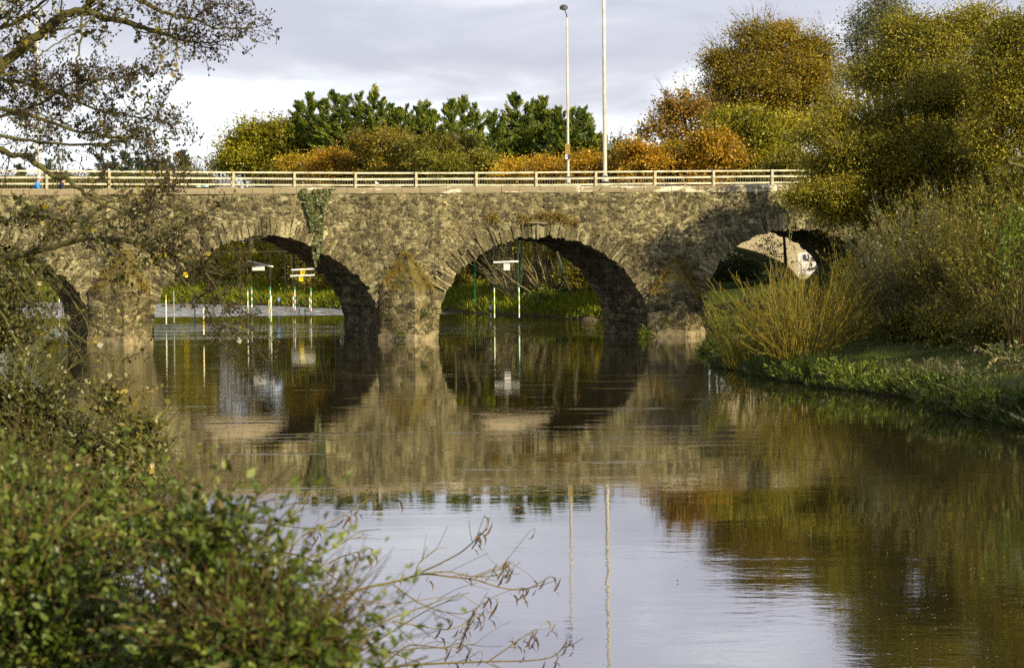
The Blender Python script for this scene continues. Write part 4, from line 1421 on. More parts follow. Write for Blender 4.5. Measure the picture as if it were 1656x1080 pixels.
def grass_field(name, pts, mat, ln, wd, label=None, lean=0.5, tint_mu=0.45, sd=0.2):
    n = len(pts)
    d = rng.normal(0, lean, (n, 3)); d[:, 2] = 1
    l_ = np.asarray(ln) * rng.uniform(0.5, 1.5, n)
    c = pts + nrm(d) * l_[:, None] * 0.45
    t = np.clip(tint_mu + rng.normal(0, sd, n) + 0.35 * fbm(pts[:, 0] * 0.6, pts[:, 1] * 0.6, 0, 3, 61), 0, 1)
    o = leaf_mesh(name, c, d, rng.standard_normal((n, 3)), l_, wd, t, mat)
    tag(o, label, 'grass' if label else None, None, 'stuff')
    return o


# ------------------------------------------------------------------ grass on the banks
def scatter(n, x0, x1, y0, y1, dmin, dmax, zmax=9, zmin=0.015):
    xs = rng.uniform(x0, x1, n); ys = rng.uniform(y0, y1, n)
    d = river_sd(xs, ys)
    k = (d > dmin) & (d < dmax)
    xs, ys = xs[k], ys[k]
    zs = ground(xs, ys)
    k = (zs > zmin) & (zs < zmax)
    return np.stack([xs, ys, np.maximum(zs, 0.01)], 1)[k]


g1 = scatter(190000, 5, 26, 44, 92, 0.1, 14)
keep_ = (fbm(g1[:, 0] * 0.7, g1[:, 1] * 0.7, 0, 4, 71) > -0.12) | (rng.random(len(g1)) < 0.22)
g1 = g1[keep_]
tuf = np.clip(1.0 + 1.6 * fbm(g1[:, 0] * 0.8, g1[:, 1] * 0.8, 5.0, 3, 73), 0.5, 2.2)
grass_field('grass', g1, G_GRASS, 0.13 * tuf, 0.020, 'short tussocky green grass on the right bank', 0.8, 0.5, 0.26)
lt = scatter(5200, 6, 22, 46, 92, 0.2, 12)
o = leaf_mesh('leaf_litter', lt + np.array([0, 0, 0.06]), rng.normal(0, 1, (len(lt), 3)) * np.array([1, 1, .3]), rng.normal(0, .4, (len(lt), 3)) + np.array([0, 0, 1]), rng.uniform(0.04, 0.09, len(lt)), 0.045, rng.random(len(lt)), G_BRONZE)
tag(o, 'fallen brown leaves scattered over the right bank', 'leaves', None, 'stuff')
ge = scatter(260000, 5, 18, 44, 92, -1.0, 1.0, 9, -0.16)
ge = ge[ge[:, 2] < 0.5]
grass_field('grass', ge, G_GRASS, 0.26, 0.035, 'ragged weeds hanging over the edge of the right bank', 1.0, 0.45)
g2 = scatter(280000, -50, 6.5, 116, 205, -1.0, 12, 9, -0.14)
grass_field('grass', g2, G_FARGRASS, 0.45, 0.07, 'bright rough grass on the far bank beyond the arches', 0.6)
g3 = scatter(40000, -12, 4, 2, 40, 0.1, 8)
grass_field('grass', g3, G_GRASS, 0.28, 0.014, 'rough grass under the shrubs of the near left bank', 0.6)

# ------------------------------------------------------------------ background trees
def yb(px):
    return float(np.interp(px, [0, 260, 440, 555, 710, 850, 970, 1100, 1300], [188, 174, 165, 153, 147, 137, 129, 128, 128]))


for i, (px, py, wdt, lab) in enumerate(((160, 250, 1, 'farthest left of the small distant conifers, behind the twigs'), (183, 255, .8, 'low distant conifer, second from the left behind the twigs'),
                                   (201, 248, 1.1, 'distant conifer with a sharp top, third from the left'), (222, 256, .8, 'low distant conifer in the middle of the far row'),
                                   (238, 251, 1, 'distant conifer, third from the right end of the far row'), (255, 257, .9, 'low distant conifer beside the bare trees'), (268, 256, 1, 'distant conifer just in front of the bare trees'),
                                   (293, 244, 1.2, 'distant dark conifer at the foot of the bare trees'), (78, 258, .9, 'distant dark conifer beyond the leftmost lamp post'), (30, 266, .8, 'low distant dark conifer at the left edge of the road'))):
    conifer(lab, [(px, py), (px + 8 * wdt, py + 9)], 215, px, G_CONFAR, 90, 26, 0.5, 2.2 * wdt, 0.5, 'distant conifers on the left', 'distant_conifer')
for px, py, h, lab in ((292, 226, 8.8, 'bare grey tree on the left of the pair by the distant conifers'), (330, 222, 9.2, 'bare grey tree nearest the golden-green tree'), (357, 232, 8, 'smaller bare tree half behind the golden-green tree')):
    p = at(px, 300, 196)
    zt = at(px, py, 196)[2]; g = gz(p[0], p[1])
    stem_shrub('bare_tree', lab, 'tree', (p[0], p[1]), 46, zt - g, 2.0, twig_grey, None, 0, r=0.03, base=0.7, side=5, group='bare trees on the left')
p = at(318, 300, 178); stem_shrub('willow_bush', 'pale yellow-green willow bush in front of the bare trees', 'shrub', (p[0], p[1]), 120, at(318, 238, 178)[2] - gz(p[0], p[1]), 2.0, twig_ochre, G_YELLOW, 50, 0.16, 0.3, 0.02, base=0.8, side=3)
broadleaf('golden_tree', 'rounded golden-green tree standing left of the dark conifers', 'tree', 410, 176, [(415, 232, 34, 34), (383, 258, 34, 32), (450, 228, 30, 36), (462, 262, 26, 30), (420, 272, 40, 20), (358, 272, 20, 16)], G_YELLOW, 1500, 22, 0.36, 0.20, tint_mu=0.42, trunk_r=0.22, flat=0.8, shell=0.5)
CY = [(('tall dark conifer with three leaders, leftmost of the big ones'), [(500, 153), (518, 165), (484, 168), (530, 164), (475, 185)], 500, 0),
      ('broad dark conifer with the highest spiky top of the left group', [(603, 143), (560, 154), (582, 149), (540, 151), (617, 158)], 578, 1),
      ('shaggy conifer with a blunt top, right of the highest one', [(632, 172), (658, 169), (645, 178)], 642, 0),
      ('thin conifer with a ragged top beside a gap of sky', [(687, 168), (700, 182), (676, 178)], 688, 2),
      ('isolated bushy-topped conifer standing between two gaps of sky', [(748, 159), (728, 162), (769, 171)], 746, 1),
      ('wide conifer with a forked crown in the middle of the row', [(833, 155), (877, 159), (866, 166), (889, 184), (850, 172), (795, 184), (812, 192)], 846, 0),
      ('conifer with split leaders right behind the slender lamp post', [(904, 174), (944, 177), (924, 178), (953, 208), (966, 220)], 928, 1)]
for lab, ld, bpx, dy in CY:
    conifer(lab, ld, yb(bpx) + 17 + dy * 1.5, bpx)


def bush(label, px, py, rx, ry, leaf_m, n=420, dy=8, extra=(), name='shrub', mu=0.5, per=28, ln=0.14, sig=0.26, group='autumn shrubs behind the guard fence', tips=20, gaps=0.35, fill=True):
    Y = yb(px) + dy
    c = at(px, py, Y)
    gy_ = 400 - (px - 828) * 0.0087 - (gz(c[0], c[1]) - CAM_H) / Y * FPX   # ground line there
    lob = [(px, py, rx, ry), (px - rx * 0.4, py + ry * 0.6, rx * 0.8, ry * 0.8, 1.0), (px + rx * 0.4, py + ry * 0.7, rx * 0.8, ry * 0.8, -0.8)] + list(extra)
    yy = py + ry * 1.3
    while yy < min(gy_ - 12, 350 if fill else 999):
        lob.append((px + rng.uniform(-.3, .3) * rx, yy, rx * 0.95, max(16, ry * 0.8), rng.uniform(-1, 1)))
        yy += ry * 0.9 + 8
    return broadleaf(name, label, 'shrub', px, Y, lob, leaf_m, int(n * (1 + 0.25 * (len(lob) - 3))), per, sig, ln, trunk_r=0.09, group=group, tint_mu=mu, tips=tips, tip_len=0.7, multi=3, twigs=0.35, gaps=gaps)


bush('amber shrub between the golden-green tree and the tall conifers', 477, 268, 24, 20, G_GOLD, 380, mu=0.62)
bush('orange shrub at the foot of the leftmost big conifer', 535, 258, 32, 24, G_ORANGE, 520, mu=0.50)
bush('small yellow-brown shrub left of the orange one', 508, 270, 16, 14, G_GOLD, 220, mu=0.55)
bush('tall olive-brown twiggy shrub in front of the highest conifer', 620, 232, 36, 32, G_BEECH, 520, 9, mu=0.42, tips=90, gaps=0.2)
bush('olive shrub with many bare twigs, left of the gap of sky', 668, 246, 30, 32, G_OLIVE, 430, 8, mu=0.55, tips=80, gaps=0.2)
bush('dull yellow shrub under the isolated conifer', 725, 262, 34, 18, G_YELLOW, 420, 7, mu=0.38)
bush('brownish twiggy shrub right of the isolated conifer', 742, 244, 30, 26, G_BEECH, 260, 11, mu=0.30, tips=90, gaps=0.05)
bush('olive-green shrub in front of the middle conifers', 785, 266, 30, 16, G_OLIVE, 360, 6, mu=0.62)
bush('low orange-yellow shrub below the wide conifer', 838, 272, 26, 12, G_GOLD, 300, 5, mu=0.75)
bush('bright amber shrub left of the slender lamp post', 888, 270, 28, 14, G_ORANGE, 340, 5, mu=0.62)
bush('bright orange shrub between the two lamp posts', 946, 264, 26, 20, G_ORANGE, 380, 5, mu=0.60)
bush('dark twiggy shrub behind the thicker lamp post', 992, 250, 22, 24, G_OLIVE, 240, 9, mu=0.35, tips=60, gaps=0.15)
bush('glowing orange shrub right of the thicker lamp post', 1034, 254, 38, 24, G_ORANGE, 560, 5, mu=0.55)
bush('rust and green shrub under the bronze tree', 1092, 252, 34, 28, G_GOLD, 480, 7, mu=0.6)
bush('large orange bush in front of the yellow-green one', 1148, 240, 42, 32, G_ORANGE, 760, 4, mu=0.45)
bush('big yellow-green bush beside the tall autumn beech', 1205, 205, 55, 48, G_YELLOW, 1300, 8, [(1250, 225, 45, 45, 1), (1170, 225, 40, 40, 0), (1275, 255, 35, 35, 0)], mu=0.55, tips=60)
bush('grey-green scrub at the right end of the guard fence', 1285, 262, 26, 22, G_OLIVE, 320, 3, mu=0.5)
broadleaf('bronze_tree', 'thin bronze-leaved tree leaning left over the orange shrubs', 'tree', 1110, 140, [(1080, 185, 30, 26), (1055, 205, 24, 18, -1), (1105, 165, 26, 24), (1120, 200, 34, 34), (1045, 225, 16, 14), (1090, 225, 30, 22)], G_BRONZE, 330, 20, 0.30, 0.18, trunk_r=0.16, tips=90, tip_len=1.2, gaps=0.12, tint_mu=0.5)
broadleaf('beech_tree', 'great domed beech tree in gold and russet leaf, tallest in the background', 'tree', 1245, 150, [(1245, 92, 52, 52), (1195, 120, 42, 44), (1300, 105, 42, 46), (1235, 150, 62, 50), (1310, 165, 45, 55), (1165, 155, 36, 34), (1180, 190, 52, 36), (1205, 62, 22, 20), (1160, 108, 20, 20), (1335, 85, 18, 18), (1260, 205, 80, 40), (1140, 175, 24, 22), (1270, 60, 34, 22), (1330, 130, 26, 40)],
          G_BEECH, 2500, 52, 0.40, 0.135, trunk_r=0.42, tips=240, tip_len=1.7, tint_mu=0.50, tint_sd=0.2, shell=0.6, gaps=0.26, sub=9)
for px, py, lab in ((1003, 205, 'thin bare sapling right of the thicker lamp post'), (1140, 78, 'bare pale twigs standing up beside the beech crown')):
    Y = yb(px) + 13
    p = at(px, 300, Y)
    stem_shrub('bare_sapling', lab, 'tree', (p[0], p[1]), 14, at(px, py, Y)[2] - gz(p[0], p[1]), 1.0, twig_grey, G_BRONZE, 8, 0.12, 0.5, 0.025, base=0.3, side=6)

for px, lab in ((15, 'low scrub beyond the road behind the walker in blue'), (95, 'low scrub beyond the road behind the walker in navy'), (170, 'low scrub beyond the road below the distant conifers'), (245, 'low scrub beyond the road below the bare trees'), (305, 'low scrub beyond the road left of the golden-green tree')):
    bush(lab, px, 292, 46, 13, G_OLIVE, 330, 12, name='scrub', group='low scrub beyond the road', mu=0.35, tips=10)
# trees and bushes seen through the arches, on the far bank
ARCH_BUSH = [('olive thicket behind the small yellow board in the second arch', 290, 400, 44, 34, G_YELLOW, 560, 9), ('tall olive thicket behind the middle of the second arch', 415, 385, 46, 34, G_YELLOW, 700, 9, ((405, 335, 44, 34), (425, 300, 40, 30))),
             ('yellow-green thicket high behind the second arch', 500, 392, 46, 34, G_YELLOW, 620, 9), ('green thicket behind the central pier', 590, 400, 50, 36, G_GREEN, 500, 9), ('olive thicket behind the left edge of the middle arch', 690, 400, 46, 34, G_OLIVE, 500, 9),
             ('dull green thicket behind the crown of the middle arch', 860, 385, 44, 34, G_OLIVE, 520, 10), ('olive thicket behind the right side of the middle arch', 960, 395, 44, 36, G_OLIVE, 560, 9), ('olive thicket behind the leftmost arch', 90, 400, 60, 40, G_OLIVE, 560, 9),
             ('dense olive bush on the far bank in the leftmost arch', 40, 420, 48, 45, G_YELLOW, 700, 5), ('dark bush low on the far bank at the left edge', 0, 470, 40, 28, G_HEDGE, 420, 3),
             ('dark olive tree with yellow leaves, left in the second arch', 385, 425, 42, 36, G_YELLOW, 900, 5), ('tall yellow-green tree in the middle of the second arch', 462, 418, 32, 42, G_YELLOW, 750, 6),
             ('dark green bush close to the right side of the second arch', 520, 462, 40, 30, G_OLIVE, 620, 3), ('olive bush above the rapids in the second arch', 430, 468, 34, 24, G_YELLOW, 480, 2),
             ('sunlit olive bush at the left of the second arch', 330, 418, 34, 24, G_YELLOW, 420, 7), ('amber-leaved bush behind the white board gate', 905, 420, 40, 34, G_YELLOW, 480, 6),
             ('dark bush on the right of the middle arch', 945, 458, 38, 34, G_OLIVE, 620, 2), ('small bush at the left of the middle arch', 735, 452, 18, 16, G_OLIVE, 240, 3),
             ('dark thicket behind the bare willow stems', 800, 410, 60, 34, G_HEDGE, 700, 9), ('dark low bush at the waterline of the middle arch', 880, 492, 30, 16, G_BRIGHT, 280, 0.8)]
for lab, px, py, rx, ry, mt, n, dy, *ex in ARCH_BUSH:
    bush(lab, px, py, rx, ry, mt, n, dy + (4 if dy > 1 else 0), ex[0] if ex else (), name='bank_bush', group='bushes on the far bank', mu=0.70, tips=15, ln=0.15, fill=False)
for px, Yo, n, lab, hpx in ((835, 3.5, 90, 'clump of bare pale willow stems behind the white board gate', 385), (295, 4.0, 40, 'clump of pale stems on the grassy bank in the second arch', 430), (900, 4, 40, 'loose bare stems beside the amber bush', 400)):
    Y = yb(px) + Yo
    p = at(px, 440, Y)
    stem_shrub('willow_stool', lab, 'shrub', (p[0], p[1]), n, at(px, hpx, Y)[2] - gz(p[0], p[1]), 2.6, twig_pale, G_OLIVE, 5, 0.12, 0.4, 0.022, base=0.6, side=3, curve=0.1)

# thin ivy-clad trunk standing between the two bridges, in the right-hand arch
p = at(1275, 440, 111.0); g = gz(p[0], p[1])
o = tag(empty('leaning_sapling', (p[0], p[1], g)), 'dark leaning sapling trunk with small leaves inside the right-hand arch', 'tree')
b = MB(); t_ = at(1264, 362, 111.0) - np.array([p[0], p[1], g]); b.tube(bez(np.zeros(3), t_, np.array([0.05, 0, 0]), 6, 0.02), np.linspace(0.09, 0.06, 6), 8, 0.2)
for _ in range(12):
    s0 = t_ * rng.uniform(0.45, 1.0); b.tube(bez(s0, s0 + np.array([rng.uniform(-2.2, 0.1), rng.uniform(-.5, .5), rng.uniform(-.6, .5)]), np.zeros(3), 5, 0.05), np.linspace(0.02, 0.006, 5), 4, 0.3, False)
b.build('trunk', bark, o, False)
cen = at(1240, 408, 111.0) - np.array([p[0], p[1], g]) + rng.normal(0, 1, (150, 3)) * np.array([0.62, 0.3, 0.55])
c, d, no, l_, w_, t = fan_leaves(cen, 10, 0.12, 0.085, 0.6, np.full(150, 0.3)); leaf_mesh('leaves', c, d, no, l_, w_, t, G_GREEN, o)
bush('dark thicket under the concrete arch behind the right-hand arch', 1195, 440, 48, 36, G_GREEN, 420, 3, name='bank_bush', group='bushes on the far bank', mu=0.3)

# ------------------------------------------------------------------ trees and shrubs of the right bank
broadleaf('alder_tree', 'big spreading alder on the right bank with yellow-tipped leaves and forked stems', 'tree', 1528, 84,
          [(1480, 75, 70, 60), (1430, 125, 70, 52, 1), (1545, 60, 60, 55, 1), (1500, 150, 80, 52, -1), (1400, 200, 70, 50), (1345, 215, 44, 34, -0.5), (1560, 165, 70, 60), (1480, 235, 80, 48, -1.5), (1390, 275, 72, 42, -0.5),
           (1340, 310, 56, 32, -1), (1312, 325, 34, 18, -1), (1450, 315, 90, 48, 0), (1560, 265, 80, 60, 0), (1420, 348, 62, 30, 0.5), (1520, 350, 90, 50, 1), (1325, 265, 34, 26, 0), (1290, 318, 24, 14, -1), (1335, 290, 30, 18, 0), (1352, 336, 44, 22, 0), (1450, 395, 56, 26, 1), (1360, 330, 60, 40, 2)],
          G_ALDER, 5600, 44, 0.25, 0.077, trunk_r=0.22, bark_m=bark_mossy, multi=3, tips=160, tip_len=0.6, shell=0.6, gaps=0.36, tint_mu=0.68, tint_sd=0.2, twigs=0.5, base_Y=84)
broadleaf('alder_tree', 'alder standing against the end of the stone bridge behind the big spreading one', 'tree', 1500, 94, [(1470, 230, 70, 56), (1415, 268, 48, 40), (1525, 190, 70, 60), (1385, 308, 40, 30), (1450, 300, 60, 40), (1372, 320, 36, 22), (1385, 245, 52, 46), (1610, 285, 66, 50), (1590, 330, 60, 40)], G_ALDER, 2500, 28, 0.28, 0.105, trunk_r=0.18, bark_m=bark_mossy, tips=50, tip_len=0.6, tint_mu=0.66)
broadleaf('silver_willow', 'grey-green willow rising behind the big alder', 'tree', 1430, 97, [(1400, 45, 30, 40), (1425, 20, 34, 36), (1385, 85, 26, 32), (1440, 60, 40, 50), (1420, 130, 50, 60), (1385, 155, 42, 44), (1575, 92, 56, 44), (1375, 230, 44, 32), (1340, 250, 34, 26)], G_SILVER, 900, 24, 0.26, 0.13, 0.35, trunk_r=0.25, tips=60, tip_len=0.6)
broadleaf('alder_tree', 'yellowing alder crown at the right edge of the picture', 'tree', 1668, 79, [(1620, 95, 46, 52), (1665, 120, 55, 62), (1610, 165, 50, 46), (1650, 205, 60, 56), (1600, 235, 44, 40), (1670, 50, 50, 40), (1700, 160, 60, 80), (1640, 60, 30, 26)],
          G_OLIVE, 2000, 40, 0.25, 0.077, trunk_r=0.22, bark_m=bark_mossy, tips=90, tip_len=0.6, tint_mu=0.66)
# understorey behind the shrubs closes the view under the crowns
for px, py, rx, ry, Y, lab, n in ((1470, 430, 70, 70, 86, 'shadowy bush under the middle of the big alder', 900), (1590, 420, 80, 90, 84, 'shadowy bush under the right side of the big alder', 1000), (1655, 330, 60, 80, 82, 'tall dark bush at the right edge behind the shrubs', 800), (1420, 400, 40, 40, 92, 'dark bush growing against the end of the stone bridge', 420), (1545, 330, 70, 50, 88, 'leafy bush behind the forked stems of the alder', 700)):
    broadleaf('understorey_bush', lab, 'shrub', px, Y, [(px, py, rx, ry), (px - rx * .4, py + ry * .5, rx * .7, ry * .7), (px + rx * .4, py + ry * .5, rx * .7, ry * .7)], G_ALDER, n, 24, 0.26, 0.11, trunk_r=0.07, multi=3, tint_mu=0.25, tips=10, bark_m=bark_mossy, group='bushes under the right bank trees')
RS = [(1450, 545, 74, 4.0, 'brown-stemmed sallow at the left of the right bank thicket', G_WILLOW, 50), (1475, 548, 71, 5.0, 'sallow with pale leaf tips left of the thicket centre', G_SILVER, 60), (1530, 552, 69, 5.0, 'leggy brown sallow in the centre of the thicket', G_WILLOW, 55),
      (1580, 556, 67, 5.0, 'leggy sallow right of the thicket centre', G_OLIVE, 55), (1628, 560, 65, 4.9, 'tall sallow at the right of the thicket', G_WILLOW, 50), (1672, 566, 63, 4.8, 'sallow cut by the right edge of the picture', G_OLIVE, 50), (1505, 520, 76, 4.6, 'sallow standing farther back in the thicket', G_OLIVE, 60)]
for px, py, Y, h, lab, mt, n in RS:
    c = at(px, py, Y)
    stem_shrub('sallow_shrub', lab, 'shrub', (c[0], c[1]), n, h, 1.5, twig_brown, mt, 60, 0.085, 0.36, 0.010, base=0.7, side=4, hvar=0.55, group='leggy shrubs on the right bank', curve=0.3, leaf_from=0.15, lean=(-0.06, 0, 0))
for px, py, rx, ry, Y, lab, n in ((1470, 525, 50, 26, 69, 'dark low bush at the left foot of the thicket', 300), (1545, 528, 56, 28, 66.5, 'dark low bush in the middle of the foot of the thicket', 340), (1625, 535, 60, 34, 63, 'dark low bush at the right foot of the thicket', 340), (1500, 450, 60, 44, 72, 'olive bush standing among the brown stems', 420), (1600, 430, 60, 60, 68, 'tall olive bush among the stems at the right', 520)):
    broadleaf('thicket_bush', lab, 'shrub', px, Y, [(px, py, rx, ry), (px - rx * .5, py + 8, rx * .6, ry * .8), (px + rx * .5, py + 8, rx * .6, ry * .8)], G_ALDER, n, 22, 0.18, 0.08, trunk_r=0.05, multi=3, tint_mu=0.3, tips=60, tip_len=0.6, bark_m=bark_mossy, group='bushes in the right bank thicket', tw=0.6)  # low tint puts the shade of the thicket's undergrowth into the leaf colour
c = at(1640, 520, 61)
stem_shrub('bright_shrub', 'fresh green leafy shrub near the right edge above the thicket', 'shrub', (c[0] + 0.15, c[1]), 26, 4.6, 0.8, twig_brown, G_BRIGHT, 34, 0.13, 0.34, 0.015, base=0.3, side=4, leaf_from=0.72, hvar=0.25)
c = at(1290, 612, 69.4); stem_shrub('willow_clump', 'large yellow-stemmed willow clump leaning over the water', 'shrub', (c[0], c[1]), 120, 3.1, 1.8, twig_ochre, G_WILLOW, 14, 0.075, 0.26, 0.013, base=0.75, side=6, lean=(-0.03, 0, 0), leaf_from=0.2, tint_mu=0.5, hvar=0.45)
c = at(1208, 594, 73.6); stem_shrub('willow_clump', 'greener leafy willow clump nearest the third pier', 'shrub', (c[0], c[1]), 70, 2.5, 1.3, twig_ochre, G_BRIGHT, 16, 0.075, 0.28, 0.010, base=0.6, side=5, lean=(-0.12, 0, 0), leaf_from=0.2, tint_mu=0.45, hvar=0.4)
c = at(1376, 596, 71.6); stem_shrub('willow_clump', 'upright willow clump with tall red-tipped shoots, right of the leaning one', 'shrub', (c[0], c[1]), 64, 3.1, 0.9, twig_ochre, G_WILLOW, 12, 0.075, 0.26, 0.013, base=0.55, side=5, leaf_from=0.2, tint_mu=0.5, hvar=0.5)
c = at(1430, 575, 74.0); stem_shrub('willow_clump', 'smaller brown willow clump on the grass below the right-hand arch', 'shrub', (c[0], c[1]), 50, 3.0, 0.9, twig_brown, G_WILLOW, 10, 0.075, 0.26, 0.012, base=0.45, side=5, hvar=0.5)
for px, py, lab in ((1245, 340, 'tall pale shoot reaching up in front of the bridge, left of the pair'), (1283, 335, 'tall pale shoot reaching up in front of the bridge, right of the pair')):
    c = at(px + 12, 590, 75.5); g = gz(c[0], c[1]); top = at(px, py, 75.5)
    stem_shrub('tall_shoot', lab, 'plant', (c[0], c[1]), 1, top[2] - g, 0.12, twig_pale, G_BRIGHT, 16, 0.10, 0.3, 0.012, base=0.04, side=3, leaf_from=0.8, lean=((top[0] - c[0]) / max(1, top[2] - g), 0, 0), hvar=0.12)
DEADP = [(1600, 628, 'pale dry stalks on the bank edge, left tuft'), (1560, 640, 'pale dry stalks leaning over the bank edge in the middle'), (1635, 640, 'pale dry stalks on the bank edge near the right side'), (1510, 632, 'pale dry stalks at the left end of the grassy point')]
for px, py, lab in DEADP:
    c = on_water(px, py + 14); stem_shrub('dry_stalks', lab, 'plant', (c[0] + 0.4, c[1] + 0.5), 22, 0.6, 0.6, twig_brown, G_SILVER, 7, 0.10, 0.3, 0.006, base=0.4, side=2, lean=(-0.3, -0.2, 0), tint_mu=0.6)
WEEDS = [(1185, 588, 'green weeds at the water under the left willows'), (1285, 622, 'brown and green weeds hanging at the water under the big willow clump'), (1345, 634, 'weeds trailing in the water right of the big willow clump'), (1405, 642, 'tall weeds on the bank edge below the middle of the thicket'),
         (1452, 652, 'bent weeds on the undercut bank edge'), (1482, 660, 'leafy docks on the bank edge left of the dry stalks'), (1545, 668, 'nettles on the bank edge among the dry stalks'), (1590, 676, 'leafy weeds hanging over the water in front of the dry stalks'), (1632, 686, 'coarse weeds on the bank edge at the right'), (1652, 650, 'coarse weeds on the grass at the right edge')]
for px, py, lab in WEEDS:
    c = on_water(px, py)
    for _ in range(60):
        if gz(c[0], c[1]) > 0.12: break
        c = c + np.array([0.04, 0.06, 0])
    stem_shrub('bank_weed', lab, 'plant', (c[0], c[1]), int(rng.integers(22, 40)), rng.uniform(0.5, 0.9), 0.7, twig_brown, G_GRASS if rng.random() < .5 else G_BRIGHT, 12, 0.12, 0.36, 0.005, base=rng.uniform(0.35, 0.8), side=2, lean=(rng.uniform(-.4, .1), -0.25, 0), group='weeds along the right bank', tint_mu=rng.uniform(0.25, 0.6))
# fallen dead branches on the right bank
for pts, lab in (([(1520, 520), (1490, 523), (1470, 536), (1440, 548)], 'dark dead branch lying on the grass under the thicket'), ([(1600, 592), (1622, 580), (1640, 566)], 'pale dead branch on the bank at the right'), ([(1656, 684), (1620, 664), (1570, 650), (1530, 630)], 'long thin dead stem trailing along the water edge')):
    P = []
    for px, py in pts:
        r_ = ray(px, py); tt = 40.0
        while tt < 110:
            q = np.array([0, 0, CAM_H]) + r_ * tt
            if q[2] < gz(q[0], q[1]) + 0.10 or q[2] < 0.1: break
            tt += 0.25
        P.append(q + np.array([0, 0, 0.05]))
    P = np.array(P)
    b = MB(); x = np.linspace(0, 1, len(P)); xx = np.linspace(0, 1, 10)
    PP = np.stack([np.interp(xx, x, P[:, a]) for a in range(3)], 1); PP[1:-1] += rng.normal(0, 0.04, PP[1:-1].shape)
    b.tube(PP, np.linspace(0.045, 0.015, 10), 6, 0.4)
    for _ in range(5):
        q0 = PP[int(rng.integers(2, 8))]; b.tube(bez(q0, q0 + np.array([rng.normal(0, .5), rng.normal(0, .4), rng.uniform(0.1, .5)]), rng.normal(0, .08, 3), 4), np.linspace(0.016, 0.006, 4), 4, 0.4)
    tag(b.build('dead_branch', bark if 'dark' in lab else twig_pale, None, False), lab, 'branch')
# tall trees beyond the right edge of the picture: they shade the bank
for x_, y_, h_, lab in ((31, 43, 11, 'tall shade tree beyond the right edge, nearest the bend'), (27, 33, 12, 'tall shade tree beyond the right edge, closest to the camera')):
    bp = np.array([x_, y_, gz(x_, y_)])
    o = tag(empty('shade_tree', bp), lab, 'tree')
    u = rand_dirs(700); cen = np.array([0, 0, h_ * 0.6]) + u * (rng.random(700) ** 0.4)[:, None] * np.array([4.6, 4.6, h_ * 0.42])
    c, d, no, l_, w_, t = fan_leaves(cen, 16, 0.45, 0.26, 0.6, np.full(700, 0.4)); leaf_mesh('crown', c, d, no, l_, w_, t, G_ALDER, o)
    b = MB(); b.tube([(0, 0, -0.2), (0.1, 0, h_ * 0.4), (0, 0.1, h_ * 0.85)], [0.3, 0.22, 0.05], 8); b.build('trunk', bark, o)

